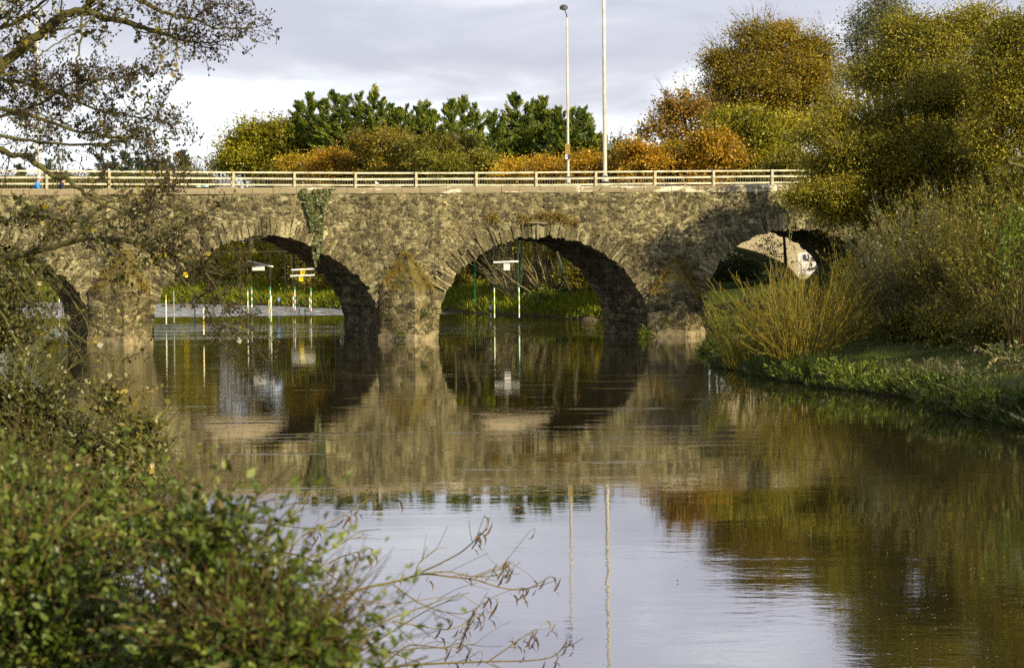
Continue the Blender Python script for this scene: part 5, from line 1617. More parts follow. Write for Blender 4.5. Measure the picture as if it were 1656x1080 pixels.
# ------------------------------------------------------------------ left foreground: the overhanging alder
AY = 22.0
a_base = np.array([-7.4, 22.5, gz(-7.4, 22.5) - 0.1])
alder = tag(empty('overhanging_alder', a_base), 'near alder reaching in from the left with mossy limbs and dark cones', 'tree')
LIMBS = [  # photo points, depth start/end, radius start/end, twigs, twig length, cone rate, leaf rate
    ([(-60, 190), (9, 98), (41, 76), (76, 44), (107, 20), (139, 17), (170, 28), (201, 36), (239, 46), (271, 57)], 22, 21.5, .060, .020, 26, .42, .25, .6),
    ([(139, 17), (150, -5), (160, -40)], 21.8, 21.5, .030, .012, 4, .3, .2, .5),
    ([(271, 57), (286, 62), (302, 68), (331, 71), (359, 65)], 21.5, 21.4, .016, .006, 16, .24, .9, .05),
    ([(271, 57), (284, 64), (287, 76), (300, 84)], 21.5, 21.3, .010, .004, 7, .16, .4, .0),
    ([(200, -14), (220, 0), (252, 14), (283, 28), (315, 31), (346, 47), (378, 44), (404, 46)], 21.5, 21, .022, .005, 30, .27, .95, .05),
    ([(315, 31), (335, 14), (360, 6), (385, 16)], 21.3, 21, .010, .004, 16, .22, 1.0, .0),
    ([(271, 57), (276, 36), (290, 10), (300, -10)], 21.5, 21.4, .012, .005, 6, .2, .3, .1),
    ([(-60, 236), (0, 242), (18, 251), (40, 252), (54, 261), (72, 275), (91, 287), (109, 288), (116, 296), (130, 308), (151, 324), (175, 335), (200, 343), (240, 356)], 22, 20.5, .034, .010, 22, .34, .5, .3),
    ([(-60, 440), (0, 421), (37, 410), (89, 399), (141, 384), (178, 386), (222, 392), (259, 403), (296, 421), (333, 442), (370, 445), (400, 438)], 22.5, 21, .040, .008, 34, .40, .5, .35),
    ([(237, 403), (267, 429), (293, 451), (315, 473), (333, 495), (352, 533), (370, 573), (389, 598)], 21.4, 21, .015, .004, 18, .22, .75, .1),
    ([(333, 442), (352, 470), (365, 500), (392, 525), (410, 560)], 21.2, 20.8, .010, .004, 26, .22, 1.0, .05),
    ([(-40, 200), (60, 172), (120, 132), (165, 128), (192, 130), (212, 118)], 22, 21, .020, .005, 30, .36, .7, .25),
    ([(-40, 165), (60, 190), (120, 212), (180, 222), (240, 226), (292, 224)], 22, 21, .022, .005, 34, .36, .5, .2),
    ([(-40, 215), (80, 232), (160, 236), (230, 214), (255, 186), (271, 158)], 21.5, 21, .018, .004, 26, .34, .35, .15),
    ([(-40, 120), (40, 135), (90, 150), (150, 175), (200, 185), (250, 195)], 22.5, 21.5, .020, .005, 34, .38, .75, .2),
    ([(-40, 60), (20, 40), (60, 10), (90, -10)], 22, 21.5, .024, .010, 12, .35, .3, 1.2),
    ([(133, 24), (132, 60), (126, 100), (118, 130), (113, 160)], 21.6, 21.4, .012, .005, 5, .25, .3, .1),
    ([(150, 30), (120, 55), (85, 75), (60, 95)], 21.6, 21.4, .010, .005, 6, .25, .3, .2),
    ([(-30, 362), (30, 350), (70, 352), (110, 358), (150, 362)], 19.5, 19, .016, .005, 22, .24, .2, 1.8),
    ([(60, 412), (75, 430), (93, 451), (122, 492), (141, 521), (148, 560)], 22, 21, .014, .005, 16, .5, .05, .1),
    ([(30, 425), (62, 470), (90, 520), (118, 560), (150, 600)], 21.5, 20.5, .010, .004, 16, .5, .05, .1),
    ([(0, 430), (40, 480), (75, 500), (120, 540), (190, 590), (240, 560)], 21.5, 20.5, .009, .003, 12, .4, .15, .1),
    ([(-20, 600), (30, 584), (55, 577), (81, 558), (90, 540)], 20, 19.5, .009, .004, 6, .25, .1, .3),
    ([(-20, 470), (10, 520), (30, 560), (60, 590)], 21, 20.5, .010, .004, 12, .4, .05, .2),
    ([(170, 386), (185, 405), (205, 420), (240, 425)], 21.4, 21, .009, .004, 10, .25, .3, 1.6),
    ([(141, 384), (150, 360), (200, 350), (235, 335), (270, 330)], 21.4, 21, .010, .004, 14, .3, .5, .5),
    ([(200, 343), (230, 325), (260, 300), (285, 290)], 21, 20.8, .008, .003, 20, .24, .9, .1),
    ([(240, 392), (270, 375), (310, 360), (340, 340)], 21.2, 20.8, .009, .003, 16, .26, .6, .2),
]
lb, cb = MB(), MB()
LC, LD, LT = [], [], []
OCT_F = [(0, 2, 4), (2, 1, 4), (1, 3, 4), (3, 0, 4), (2, 0, 5), (1, 2, 5), (3, 1, 5), (0, 3, 5)]


def cone(c, s):
    v = np.array([(1, 0, 0), (-1, 0, 0), (0, 1, 0), (0, -1, 0), (0, 0, 1.35), (0, 0, -1.35)]) * s
    cb.add(v + c, OCT_F, rng.random())


def cone_cluster(e):
    for _ in range(int(rng.integers(1, 5))):
        st = e + rng.normal(0, 0.032, 3)
        lb.tube([e, st], [0.0028, 0.002], 3, 0.1, False)
        cone(st, rng.uniform(0.0065, 0.0110))


def twig(p0, dr, L, r, depth, cr, lr):
    e = p0 + dr * L
    pts = bez(p0, e, rng.normal(0, 0.10 * L, 3), 6, 0.018 * L + 0.004)
    lb.tube(pts, np.linspace(r, r * 0.4, 6), 4 if r > .005 else 3, rng.uniform(0.1, 0.8), False)
    if rng.random() < cr: cone_cluster(pts[-1])
    if rng.random() < cr * 0.6: cone_cluster(pts[3])
    n = rng.poisson(lr * 2.2 * (0.6 + L))
    for _ in range(n):
        LC.append(pts[int(rng.integers(2, 6))] + rng.normal(0, 0.03, 3)); LD.append(rng.normal(0, 1, 3) + np.array([0, 0, -0.5])); LT.append(rng.random())
    if depth > 0:
        for _ in range(int(rng.integers(2, 5))):
            q = pts[int(rng.integers(1, 5))]
            twig(q, nrm(dr + rng.normal(0, 0.55, 3)), L * rng.uniform(0.35, 0.65), r * 0.55, depth - 1, cr, lr)


for pl, y0, y1, r0, r1, ntw, tl, cr, lr in LIMBS:
    m = len(pl)
    P = np.array([at(px, py, y0 + (y1 - y0) * i / (m - 1)) for i, (px, py) in enumerate(pl)]) - a_base
    seg = np.r_[0, np.cumsum(np.linalg.norm(np.diff(P, axis=0), axis=1))]
    q = np.linspace(0, seg[-1], m * 4)
    PP = np.stack([np.interp(q, seg, P[:, a]) for a in range(3)], 1)
    for a in range(3):
        PP[1:-1, a] = (PP[:-2, a] + 2 * PP[1:-1, a] + PP[2:, a]) / 4
    PP[1:-1] += rng.normal(0, 0.006, PP[1:-1].shape)
    rr = np.interp(q, [0, seg[-1]], [r0, r1]) * (1 + 0.08 * rng.standard_normal(len(q)))
    lb.tube(PP, rr, 8, rng.uniform(0.3, 0.7))
    for _ in range(ntw):
        i = int(rng.integers(2, len(PP)))
        if r0 == .034 and 14 < i < 38: continue      # the stretch of this limb that is bare
        tg = nrm(PP[min(i + 1, len(PP) - 1)] - PP[i - 1])
        dr = nrm(tg * 0.8 + rng.normal(0, 0.62, 3) + np.array([0.15, 0, 0.05]))
        twig(PP[i], dr, tl * rng.uniform(0.5, 1.3), max(0.0035, min(r1 * 0.8, 0.009)), 2 if tl > .3 else 1, cr, lr)
tr = MB()
tr.tube(bez(np.zeros(3), np.array([0.5, 0.2, 8.6]), np.array([-0.4, 0, 0]), 10, 0.03), np.linspace(0.26, 0.10, 10), 12, 0.5)
for pl, y0, y1, r0, *_ in LIMBS:
    if pl[0][0] < -15:
        e = at(pl[0][0], pl[0][1], y0) - a_base
        h = np.clip(e[2] * 0.8, 1.2, 8.0)
        tr.tube(bez(np.array([0.05 * h, 0.02 * h, h]), e, np.array([0.1, 0, 0.2]), 7, 0.02), np.linspace(r0 * 1.5, r0, 7), 8, 0.5)
tr.build('trunk', bark_mossy, alder, True)
lb.build('limbs', bark_mossy, alder, False)
tag(cb.build('cones', CONE, alder, False), kind='stuff')
LC, LD = np.array(LC), np.array(LD)
G_ALDLEAF = leaf_mat('near_alder_leaf', [(0.0, (0.030, 0.030, 0.008)), (0.5, (0.075, 0.075, 0.012)), (0.85, (0.17, 0.15, 0.015)), (1.0, (0.36, 0.26, 0.01))], 0.4, 0.04)
ll = rng.uniform(0.035, 0.07, len(LC))
leaf_mesh('leaves', LC, LD, rng.standard_normal((len(LC), 3)), ll, ll * 0.8, LT, G_ALDLEAF, alder)

# ------------------------------------------------------------------ left bank shrubs and brambles
broadleaf('bank_shrub', 'olive leafy shrub on the left bank under the alder limbs', 'shrub', 10, 38, [(10, 470, 50, 45), (-30, 520, 60, 60), (30, 540, 40, 40), (-20, 420, 40, 30)], G_HEDGE, 520, 20, 0.16, 0.075, trunk_r=0.05, multi=3, tint_mu=0.4, bark_m=bark_mossy, tips=60, tip_len=0.5, gaps=0.3, tw=0.4)
broadleaf('bank_shrub', 'mixed green and yellow shrub at the water edge on the left', 'shrub', 60, 14.5,
          [(50, 710, 75, 70), (130, 735, 80, 52), (190, 745, 48, 40), (20, 650, 42, 36), (-20, 690, 60, 80), (100, 800, 140, 60), (215, 770, 30, 30)], G_HEDGE, 760, 15, 0.075, 0.036, trunk_r=0.03, multi=4, tint_mu=0.42, tint_sd=0.22, bark_m=bark_mossy, tips=150, tip_len=0.28, gaps=0.16, flat=0.9, twigs=0.9, tw=0.22, near=True)
broadleaf('bank_shrub', 'thin sprawling shrub with yellow leaf sprays, right of the mixed one', 'shrub', 200, 13.0,
          [(205, 715, 45, 32), (235, 690, 22, 26), (175, 665, 20, 40), (240, 745, 34, 24)], G_HEDGE, 90, 10, 0.05, 0.036, trunk_r=0.014, multi=3, tint_mu=0.62, bark_m=bark_mossy, tips=50, tip_len=0.25, gaps=0.5, tw=0.2)
BR = [('dense green bramble filling the lower left corner', 130, 4.9, [(60, 880, 120, 70), (170, 910, 120, 76), (280, 900, 70, 60), (60, 1000, 150, 100), (250, 980, 110, 90), (220, 1070, 190, 90), (130, 960, 140, 80)], 760, 0.42),
      ('bramble mound with shiny leaves in front of the bare branches', 380, 4.6, [(340, 900, 50, 50), (385, 960, 66, 62), (330, 1040, 130, 80), (425, 1025, 46, 40), (350, 850, 20, 28)], 360, 0.42),
      ('low bramble sprays along the bottom edge of the picture', 520, 4.4, [(470, 1075, 70, 36), (555, 1100, 46, 22), (420, 1095, 110, 46), (500, 1050, 22, 22)], 190, 0.44),
      ('bramble top with browning leaves at the left edge', 30, 6.4, [(40, 815, 95, 60), (150, 825, 100, 56), (255, 835, 60, 46), (-20, 870, 70, 90), (100, 880, 150, 60), (250, 890, 90, 50)], 620, 0.46)]
for lab, bx, Yb_, lob, n, mu in BR:
    broadleaf('bramble', lab, 'bramble', bx, Yb_, lob, G_BRAMBLE, int(n * 0.98), 12, 0.040, 0.0235, 0.58, trunk_r=0.008, multi=5, tint_mu=mu, tint_sd=0.2, bark_m=twig_brown, tips=90, tip_len=0.22, gaps=0.17, shoots=int(n * 0.32), flat=0.9, group='brambles on the near bank', twigs=0.8, fork=0.9, tw=0.11, sub=4, near=True)

# bare arching branches over the water, lower centre
FY = 12.0
fb = np.array([-1.35, 12.0, gz(-1.35, 12.0) - 0.05])
bare = tag(empty('bare_branches', fb), 'thin bare branches with curled dead leaves arching over the water', 'shrub')
FB = [([(470, 1010), (485, 998), (530, 971.5), (592, 949), (638, 940.5), (684, 926), (726, 932), (768, 936), (808, 950), (847, 955), (869, 945), (889, 932)], .0085, .003, 1),
      ([(671, 929), (706, 914), (746, 893), (772, 870), (788, 854)], .005, .0022, 1), ([(684, 927), (726, 923), (759, 932), (801, 931), (840, 927)], .0045, .002, 0),
      ([(765, 932), (791, 922), (812, 915), (821, 903)], .004, .002, 1), ([(672, 927), (677, 909), (703, 890)], .0035, .002, 0),
      ([(440, 985), (491, 973), (530, 968), (579, 968), (635, 978), (690, 968), (720, 964)], .0045, .002, 0), ([(520, 1062), (576, 1030), (628, 1001), (677, 983), (726, 965), (759, 958)], .006, .002, 0),
      ([(540, 1080), (583, 1053), (645, 1014), (693, 984), (749, 962)], .0055, .002, 0), ([(635, 1004), (677, 1011), (719, 1019), (752, 1011), (772, 984)], .0045, .002, 1),
      ([(635, 944), (677, 975), (713, 988), (752, 994), (798, 965)], .004, .002, 1), ([(600, 1085), (641, 1076), (710, 1072), (791, 1069), (856, 1068), (899, 1063), (917, 1038)], .007, .003, 1),
      ([(791, 1068), (817, 1050), (850, 1027), (866, 1017)], .004, .002, 1), ([(360, 935), (400, 921), (449, 913), (498, 903), (547, 883), (581, 859)], .007, .003, 0),
      ([(350, 895), (400, 892), (465, 893), (498, 901), (530, 926), (563, 952), (583, 975), (612, 1011)], .006, .002, 0), ([(405, 960), (420, 929), (442, 877), (472, 835), (501, 794)], .005, .0025, 0),
      ([(430, 985), (465, 949), (514, 916), (563, 896), (599, 885)], .0045, .002, 1), ([(360, 850), (420, 844), (488, 854), (547, 852), (553, 841)], .004, .002, 0),
      ([(420, 960), (446, 923), (488, 864), (530, 844), (563, 831), (596, 805)], .005, .002, 1), ([(360, 880), (400, 851), (439, 825), (491, 808), (520, 812)], .005, .002, 0),
      ([(380, 915), (410, 870), (450, 845), (500, 818), (525, 822)], .004, .002, 0), ([(620, 1075), (660, 1040), (720, 1048), (745, 1036), (757, 1050)], .004, .002, 1),
      ([(520, 1015), (560, 1025), (620, 1050), (690, 1075)], .006, .003, 0), ([(635, 1004), (650, 1020), (665, 1034)], .003, .0018, 0), ([(600, 1060), (680, 1046), (720, 1048), (770, 1040)], .004, .002, 0),
      ([(400, 940), (450, 938), (520, 938), (540, 937)], .003, .002, 0), ([(560, 948), (575, 952), (598, 960)], .003, .002, 0)]
fbm_, CUR = MB(), MB()


def curl(p):
    """one dead, twisted hanging leaf"""
    n = 6
    L = rng.uniform(0.05, 0.11)
    a0 = rng.uniform(0, 6.28)
    q = np.linspace(0, 1, n)
    mid = np.stack([0.018 * np.sin(q * 5 + a0), 0.018 * np.cos(q * 4 + a0), -q * L + 0.012 * np.sin(q * 7 + a0)], 1) + p
    wdt = 0.006 * np.sin(np.clip(q * 3.0 + 0.14, 0, math.pi)) + 0.001
    sd = np.stack([np.cos(a0 + q * 4), np.sin(a0 + q * 4), 0 * q], 1)
    CUR.grid(np.stack([mid - sd * wdt[:, None], mid, mid + sd * wdt[:, None]], 1), rng.random())


for pl, r0, r1, dl in FB:
    dj = rng.uniform(-0.5, 0.5)
    P = np.array([at(px, py, FY + dj * (i / len(pl))) for i, (px, py) in enumerate(pl)]) - fb
    seg = np.r_[0, np.cumsum(np.linalg.norm(np.diff(P, axis=0), axis=1))]
    q = np.linspace(0, seg[-1], len(pl) * 4)
    PP = np.stack([np.interp(q, seg, P[:, a]) for a in range(3)], 1)
    for _ in range(2):
        PP[1:-1] = (PP[:-2] + 2 * PP[1:-1] + PP[2:]) / 4
    fbm_.tube(PP, np.interp(q, [0, seg[-1]], [r0, r1]), 6, rng.uniform(0.2, 0.9))
    for _ in range(5):
        i = int(rng.integers(4, len(PP)))
        tg = nrm(PP[min(i + 1, len(PP) - 1)] - PP[i - 1])
        e = PP[i] + nrm(tg + rng.normal(0, 0.5, 3)) * rng.uniform(0.06, 0.24)
        fbm_.tube(bez(PP[i], e, rng.normal(0, 0.02, 3), 5), np.linspace(r1 * 0.8, 0.0012, 5), 4, rng.random(), False)
        if dl and rng.random() < 0.6: curl(e)
    if dl:
        for _ in range(7):
            curl(PP[-1 - int(rng.integers(0, 7))] + rng.normal(0, 0.012, 3))
for sx, sy in ((470, 1010), (440, 985), (520, 1062), (600, 1085), (360, 935), (350, 895), (405, 960), (430, 985), (360, 850), (420, 960), (360, 880), (540, 1080)):
    fbm_.tube(bez(np.array([rng.normal(0, .15), rng.normal(0, .15), 0]), at(sx, sy, FY) - fb, np.array([-0.1, 0, 0.1]), 6), np.linspace(0.012, 0.007, 6), 6, 0.4)
fbm_.build('stems', tint_mat('olive_twig', [(0.0, (0.055, 0.042, 0.018)), (0.5, (0.125, 0.10, 0.036)), (1.0, (0.21, 0.175, 0.07))]), bare, False)
CUR.build('dead_leaves', tint_mat('curled_leaf', [(0, (0.03, 0.02, 0.012)), (1, (0.13, 0.09, 0.05))]), bare, False)

# ------------------------------------------------------------------ ivy, tufts and small things on the stone bridge
ORI = BR_O


def wall_pt(px, py, out_=0.05):
    s, z = fs(px, py)
    return bw(s, -out_, z)


iv = wall_pt(513, 306)
ivy = tag(empty('ivy', iv), 'green ivy hanging down the stone wall into the second arch', 'ivy')
pts = []
while len(pts) < 4200:
    y = 306 + (430 - 306) * rng.random() ** 0.95
    wl, wr = np.interp(y, [304, 312, 330, 355, 395, 420, 432], [485, 484, 492, 500, 503, 507, 510]), np.interp(y, [304, 312, 330, 355, 395, 420, 432], [545, 536, 527, 522, 521, 516, 513])
    x = rng.uniform(wl, wr)
    dens = 0.95 if y < 345 else 0.8
    if rng.random() > dens or fbm(x * 0.06, y * 0.05, 0, 3, 91) < -0.26: continue
    pts.append(wall_pt(x, y, rng.uniform(0.02, 0.20)))
pts = np.array(pts) - iv
d = rng.normal(0, 0.5, (len(pts), 3)) + np.array([0, -0.3, -1.0])
leaf_mesh('leaves', pts, d, rng.normal(0, 0.45, (len(pts), 3)) + np.array([0.15, -1, 0.4]), rng.uniform(0.06, 0.13, len(pts)), 0.09, np.clip(rng.normal(0.5, 0.22, len(pts)), 0, 1), leaf_mat('ivy_leaf', [(0.0, (0.025, 0.036, 0.007)), (0.5, (0.060, 0.080, 0.012)), (0.85, (0.12, 0.13, 0.02)), (1, (0.24, 0.21, 0.05))], 0.15, 0.05), ivy)
b = MB()
for _ in range(16):
    x0 = rng.uniform(495, 530); x1 = rng.uniform(503, 521); yb_ = rng.uniform(385, 428)
    q = np.linspace(0, 1, 8)
    b.tube(np.array([wall_pt(x0 + (x1 - x0) * t_ ** 0.6 + rng.normal(0, 1.0), 312 + (yb_ - 312) * t_, 0.06 + 0.05 * rng.random()) for t_ in q]) - iv, 0.008, 4, rng.random(), False)
b.build('stems', twig_brown, ivy, False)
TUFTS = [(795, 346, .32), (803, 353, .34), (790, 352, .25), (845, 352, .34), (853, 357, .3), (868, 348, .4), (876, 350, .38), (884, 346, .4), (893, 352, .4), (903, 346, .34), (910, 351, .36), (920, 356, .36), (930, 360, .3)]
PT1 = [(624, 452, .3), (632, 440, .32), (640, 428, .3), (660, 415, .3), (668, 424, .34), (676, 436, .36), (684, 448, .4), (692, 460, .4), (650, 410, .25), (640, 462, .3)]
PT2 = [(1054, 466, .36), (1062, 452, .32), (1072, 440, .3), (1104, 432, .36), (1110, 446, .42), (1118, 460, .45), (1124, 474, .45), (1088, 420, .3), (1076, 476, .32), (1098, 425, .3)]
PT0 = [(160, 460, .3), (170, 446, .34), (182, 432, .34), (192, 420, .3), (215, 440, .34), (226, 452, .36), (236, 464, .36), (204, 410, .3)]


def tuft(px, py, sz, out_, lab, grp):
    c = wall_pt(px, py, out_)
    n = 60
    d = rng.normal(0, 0.55, (n, 3)) + np.array([0, -0.25, -0.25])
    base = rng.normal(0, 0.07, (n, 3)) * np.array([1.3, .5, .8])
    l_ = sz * rng.uniform(0.5, 1.2, n)
    o = leaf_mesh('grass_tuft', base + nrm(d) * l_[:, None] * 0.4, d, rng.standard_normal((n, 3)), l_, 0.03, np.clip(rng.normal(0.5, 0.22, n), 0, 1), G_OCHRE)
    o.location = c
    tag(o, lab, 'grass tuft', grp)


for px, py, sz in TUFTS: tuft(px, py, sz, 0.06, 'ochre grass tuft rooted in the wall above the middle arch', 'grass tufts above the middle arch')
for px, py, sz in PT1: tuft(px, py, sz, 0.5 * np.interp(py, [400, 470], [0.15, 1.2]), 'ochre grass tuft on the sloping cap of the pier between the two wide arches', 'grass tufts on the central pier')
for px, py, sz in PT2: tuft(px, py, sz, 0.5 * np.interp(py, [408, 476], [0.15, 1.2]), 'ochre grass tuft on the sloping cap of the pier beside the willows', 'grass tufts on the right pier')
for px, py, sz in PT0: tuft(px, py, sz, 0.5 * np.interp(py, [400, 470], [0.15, 1.2]), 'ochre grass tuft on the pier behind the alder branches', 'grass tufts on the left pier')
for px, py, lab in ((1043, 542, 'yellow-green sedge clump at the water on the left foot of the right pier'), (152, 566, 'green weed clump at the water on the foot of the left pier')):
    c = wall_pt(px, py, 0.3); n = 160
    d = rng.normal(0, 0.55, (n, 3)) + np.array([0, -0.2, 0.5]); l_ = 0.45 * rng.uniform(0.5, 1.2, n)
    o = leaf_mesh('sedge_clump', rng.normal(0, 0.12, (n, 3)) + nrm(d) * l_[:, None] * 0.4, d, rng.standard_normal((n, 3)), l_, 0.03, rng.random(n), G_BRIGHT)
    o.location = c; tag(o, lab, 'plant')
for px, py, lab in ((1068, 518, 'fern growing low on the face of the right pier'), (683, 505, 'dark weed sprouting from the face of the central pier'), (646, 540, 'dark weed just above the waterline of the central pier'), (1102, 545, 'trailing weed at the waterline of the right pier')):
    c = wall_pt(px, py, 0.95); n = 50
    d = rng.normal(0, 0.7, (n, 3)) + np.array([0, -0.3, -0.2]); l_ = 0.3 * rng.uniform(0.5, 1.2, n)
    o = leaf_mesh('wall_fern', rng.normal(0, 0.10, (n, 3)) + nrm(d) * l_[:, None] * 0.4, d, rng.standard_normal((n, 3)), l_, 0.045, rng.random(n), G_GREEN)
    o.location = c; tag(o, lab, 'plant')
# weathered timber bracket over the crown of the middle arch
oak = tint_mat('weathered_oak', [(0, (0.10, 0.085, 0.055)), (1, (0.26, 0.23, 0.16))])
c = wall_pt(869, 365, 0.14)
tb2 = tag(empty('timber_bracket', c, BR_YAW), 'weathered timber T bracket fixed over the crown of the middle arch', 'bracket')
k = 100.6 / FPX
b = MB(); b.box((0.0, 0.0, 0), (31 * k, 0.09, 0.06), tint=0.4, jit=0.006); tb = b.build('crosspiece', oak, tb2); tb.location = (0.0, -0.05, 0.12); tb.rotation_euler = (0, R(3), 0)
b = MB(); b.box((0, 0, 0), (0.075, 0.08, 28 * k), tint=0.6, jit=0.006); tb = b.build('upright', oak, tb2); tb.location = (0, 0.02, -0.20)
# litter on the parapet
def noisy_blob(name, px, py, size, mat, label, cat, n0=0.2):
    s, _ = fs(px, py)
    c = bw(s + BD[0] * n0 / BW, n0, ZTOP + 0.03)
    b = MB(); b.ellipsoid((0, 0, size[2] * 0.8), size, 14, 9)
    v = b.v[0]; b.v[0] = v * (1 + 0.5 * fbm(v[:, 0] * 9, v[:, 1] * 9, v[:, 2] * 9 + px, 3, 51))[:, None]
    o = b.build(name, mat, None, False, False); o.location = c
    tag(o, label, cat)


noisy_blob('plastic_bag', 335, 303, (0.13, 0.10, 0.055), plain('pale_blue_plastic', (0.28, 0.50, 0.68), 0.35, 0.15, 9), 'crumpled pale blue bag lying on the stone parapet', 'litter')
noisy_blob('paper_scrap', 323, 307, (0.14, 0.09, 0.03), plain('white_paper', (0.75, 0.75, 0.73), 0.7, 0.05, 9), 'flat white paper scrap beside the blue bag on the parapet', 'litter')
noisy_blob('plastic_bag', 272, 302, (0.07, 0.06, 0.035), MATS['pale_blue_plastic'], 'small pale blue scrap on the parapet behind the alder twigs', 'litter')


def bird_base(px, py, Y=None, n0=None):
    if n0 is not None:
        s, _ = fs(px, py)
        return bw(s + BD[0] * n0 / BW, n0, ZTOP + 0.0)
    return on_water(px, py)


white_f = plain('white_feather', (0.80, 0.80, 0.78), 0.8, 0.05, 20)
grey_f = plain('grey_feather', (0.34, 0.35, 0.37), 0.8, 0.1, 20)
brown_f = plain('brown_feather', (0.12, 0.085, 0.05), 0.8, 0.35, 30)
green_f = plain('dark_green_feather', (0.012, 0.035, 0.022), 0.35, 0.2, 20)
bill_m = plain('yellow_bill', (0.50, 0.33, 0.04), 0.5, 0.1, 20)
# standing gull, facing the camera a little to the left
g0 = bird_base(611.5, 299, n0=0.22)
gull = tag(empty('gull', g0, BR_YAW + R(-25)), 'small white gull standing on the stone parapet left of centre', 'bird')
def skin_body(name, verts, edges, radii, mat, parent, root=0, sub=2):
    me = bpy.data.meshes.new(name)
    me.from_pydata([tuple(v) for v in verts], edges, [])
    o = link_mesh(name, me, mat, parent)
    m = o.modifiers.new('skin', 'SKIN'); m.use_smooth_shade = True
    for i, sv in enumerate(me.skin_vertices[0].data):
        r_ = radii[i]
        sv.radius = r_ if isinstance(r_, tuple) else (r_, r_)
        sv.use_root = (i == root)
    s_ = o.modifiers.new('subdivision', 'SUBSURF'); s_.levels = s_.render_levels = sub
    return o


skin_body('body', [(0, 0.10, 0.13), (0, 0.02, 0.145), (0, -0.05, 0.165), (0, -0.075, 0.205), (0, -0.09, 0.235), (0, -0.115, 0.232), (0, 0.18, 0.12)], [(0, 1), (1, 2), (2, 3), (3, 4), (4, 5), (0, 6)],
          [0.045, 0.062, 0.055, 0.034, 0.034, 0.018, 0.02], white_f, gull, 1)
for sx in (-1, 1):
    b = MB(); b.ellipsoid((sx * 0.055, 0.06, 0.155), (0.014, 0.11, 0.045), 10, 6); b.build('wing', grey_f, gull, True)
    b = MB(); b.tube([(sx * 0.022, 0.0, 0.10), (sx * 0.022, 0.0, 0.0)], 0.006, 6); b.box((sx * 0.022, -0.015, 0.004), (0.03, 0.04, 0.006)); b.build('leg', bill_m, gull)
b = MB(); b.tube([(0, -0.12, 0.232), (0, -0.165, 0.224)], [0.010, 0.003], 6); b.build('bill', bill_m, gull)
for i, (px, py, rz, lab) in enumerate(((48, 637.5, 84, 'drake duck swimming on the left, behind its partner'), (92.5, 640, 78, 'leading duck swimming on the left in the broken water'))):
    dk0 = on_water(px, py)
    duck = tag(empty('duck', dk0, R(rz)), lab, 'bird', 'ducks on the river')
    # swims along its own -Y axis
    skin_body('body', [(0, 0.20, 0.05), (0, 0.08, 0.03), (0, -0.06, 0.03), (0, -0.13, 0.06), (0, -0.15, 0.12), (0, -0.165, 0.175), (0, -0.20, 0.17)], [(0, 1), (1, 2), (2, 3), (3, 4), (4, 5), (5, 6)],
              [(0.035, 0.02), 0.085, 0.085, 0.05, 0.030, 0.036, 0.022], brown_f if i else grey_f, duck, 1)
    b = MB(); b.ellipsoid((0, -0.172, 0.178), (0.037, 0.046, 0.037), 12, 8); b.ellipsoid((0, -0.155, 0.14), (0.033, 0.035, 0.04), 12, 8); b.build('head', green_f, duck, True)
    b = MB(); b.tube([(0, -0.21, 0.172), (0, -0.265, 0.162)], [0.014, 0.010], 6); b.build('bill', bill_m, duck)
    for sx in (-1, 1):
        b = MB(); b.ellipsoid((sx * 0.068, 0.06, 0.06), (0.02, 0.12, 0.04), 10, 6); b.build('wing', grey_f if i == 0 else brown_f, duck, True)
# floating leaves
fl_m = leaf_mat('floating_leaf', [(0.0, (0.10, 0.05, 0.015)), (0.5, (0.32, 0.13, 0.02)), (1.0, (0.36, 0.24, 0.05))], 0.1, 0.1)
for px, py, sz, t_, lab in ((838, 824, .10, 0.2, 'brown curled leaf floating in the open water at the centre'), (1205, 884, .06, 0.4, 'orange leaf floating off the right bank, upper of two'), (1096, 941, .035, 0.25, 'orange leaf floating alone below the lamp post reflections'), (340, 753, .07, 0.9, 'yellow leaf floating beside the left shrubs'), (1310, 868, .04, 1.0, 'small pale leaf floating in the dark reflection of the trees')):
    c = on_water(px, py)
    n = 4
    o = leaf_mesh('floating_leaf', rng.normal(0, sz * 0.16, (n, 3)) * np.array([1, 1, .25]) + np.array([0, 0, 0.02]), rng.normal(0, 1, (n, 3)) * np.array([1, 1, .35]), rng.normal(0, .4, (n, 3)) + np.array([0, 0, 1]), sz, sz * 0.6, np.full(n, t_), fl_m, None, 0.25)
    o.location = c; tag(o, lab, 'leaf')
# flecks of foam drifting under the right bank
n = 80
fx = np.array([on_water(rng.uniform(1380, 1656), rng.uniform(830, 1080) if rng.random() < .8 else rng.uniform(780, 1000)) for _ in range(n)]) + np.array([0, 0, 0.004])
a = rng.uniform(0, 6.28, n)
o = leaf_mesh('foam', fx, np.stack([np.cos(a), np.sin(a), 0 * a], 1), np.tile([0, 0, 1.0], (n, 1)), rng.uniform(0.010, 0.028, n), 0.014, rng.random(n), leaf_mat('foam_fleck', [(0, (0.45, 0.45, 0.43)), (1, (0.7, 0.7, 0.68))], 0.0, 0.0))
tag(o, 'small white foam flecks on the dark water', 'foam', None, 'stuff')
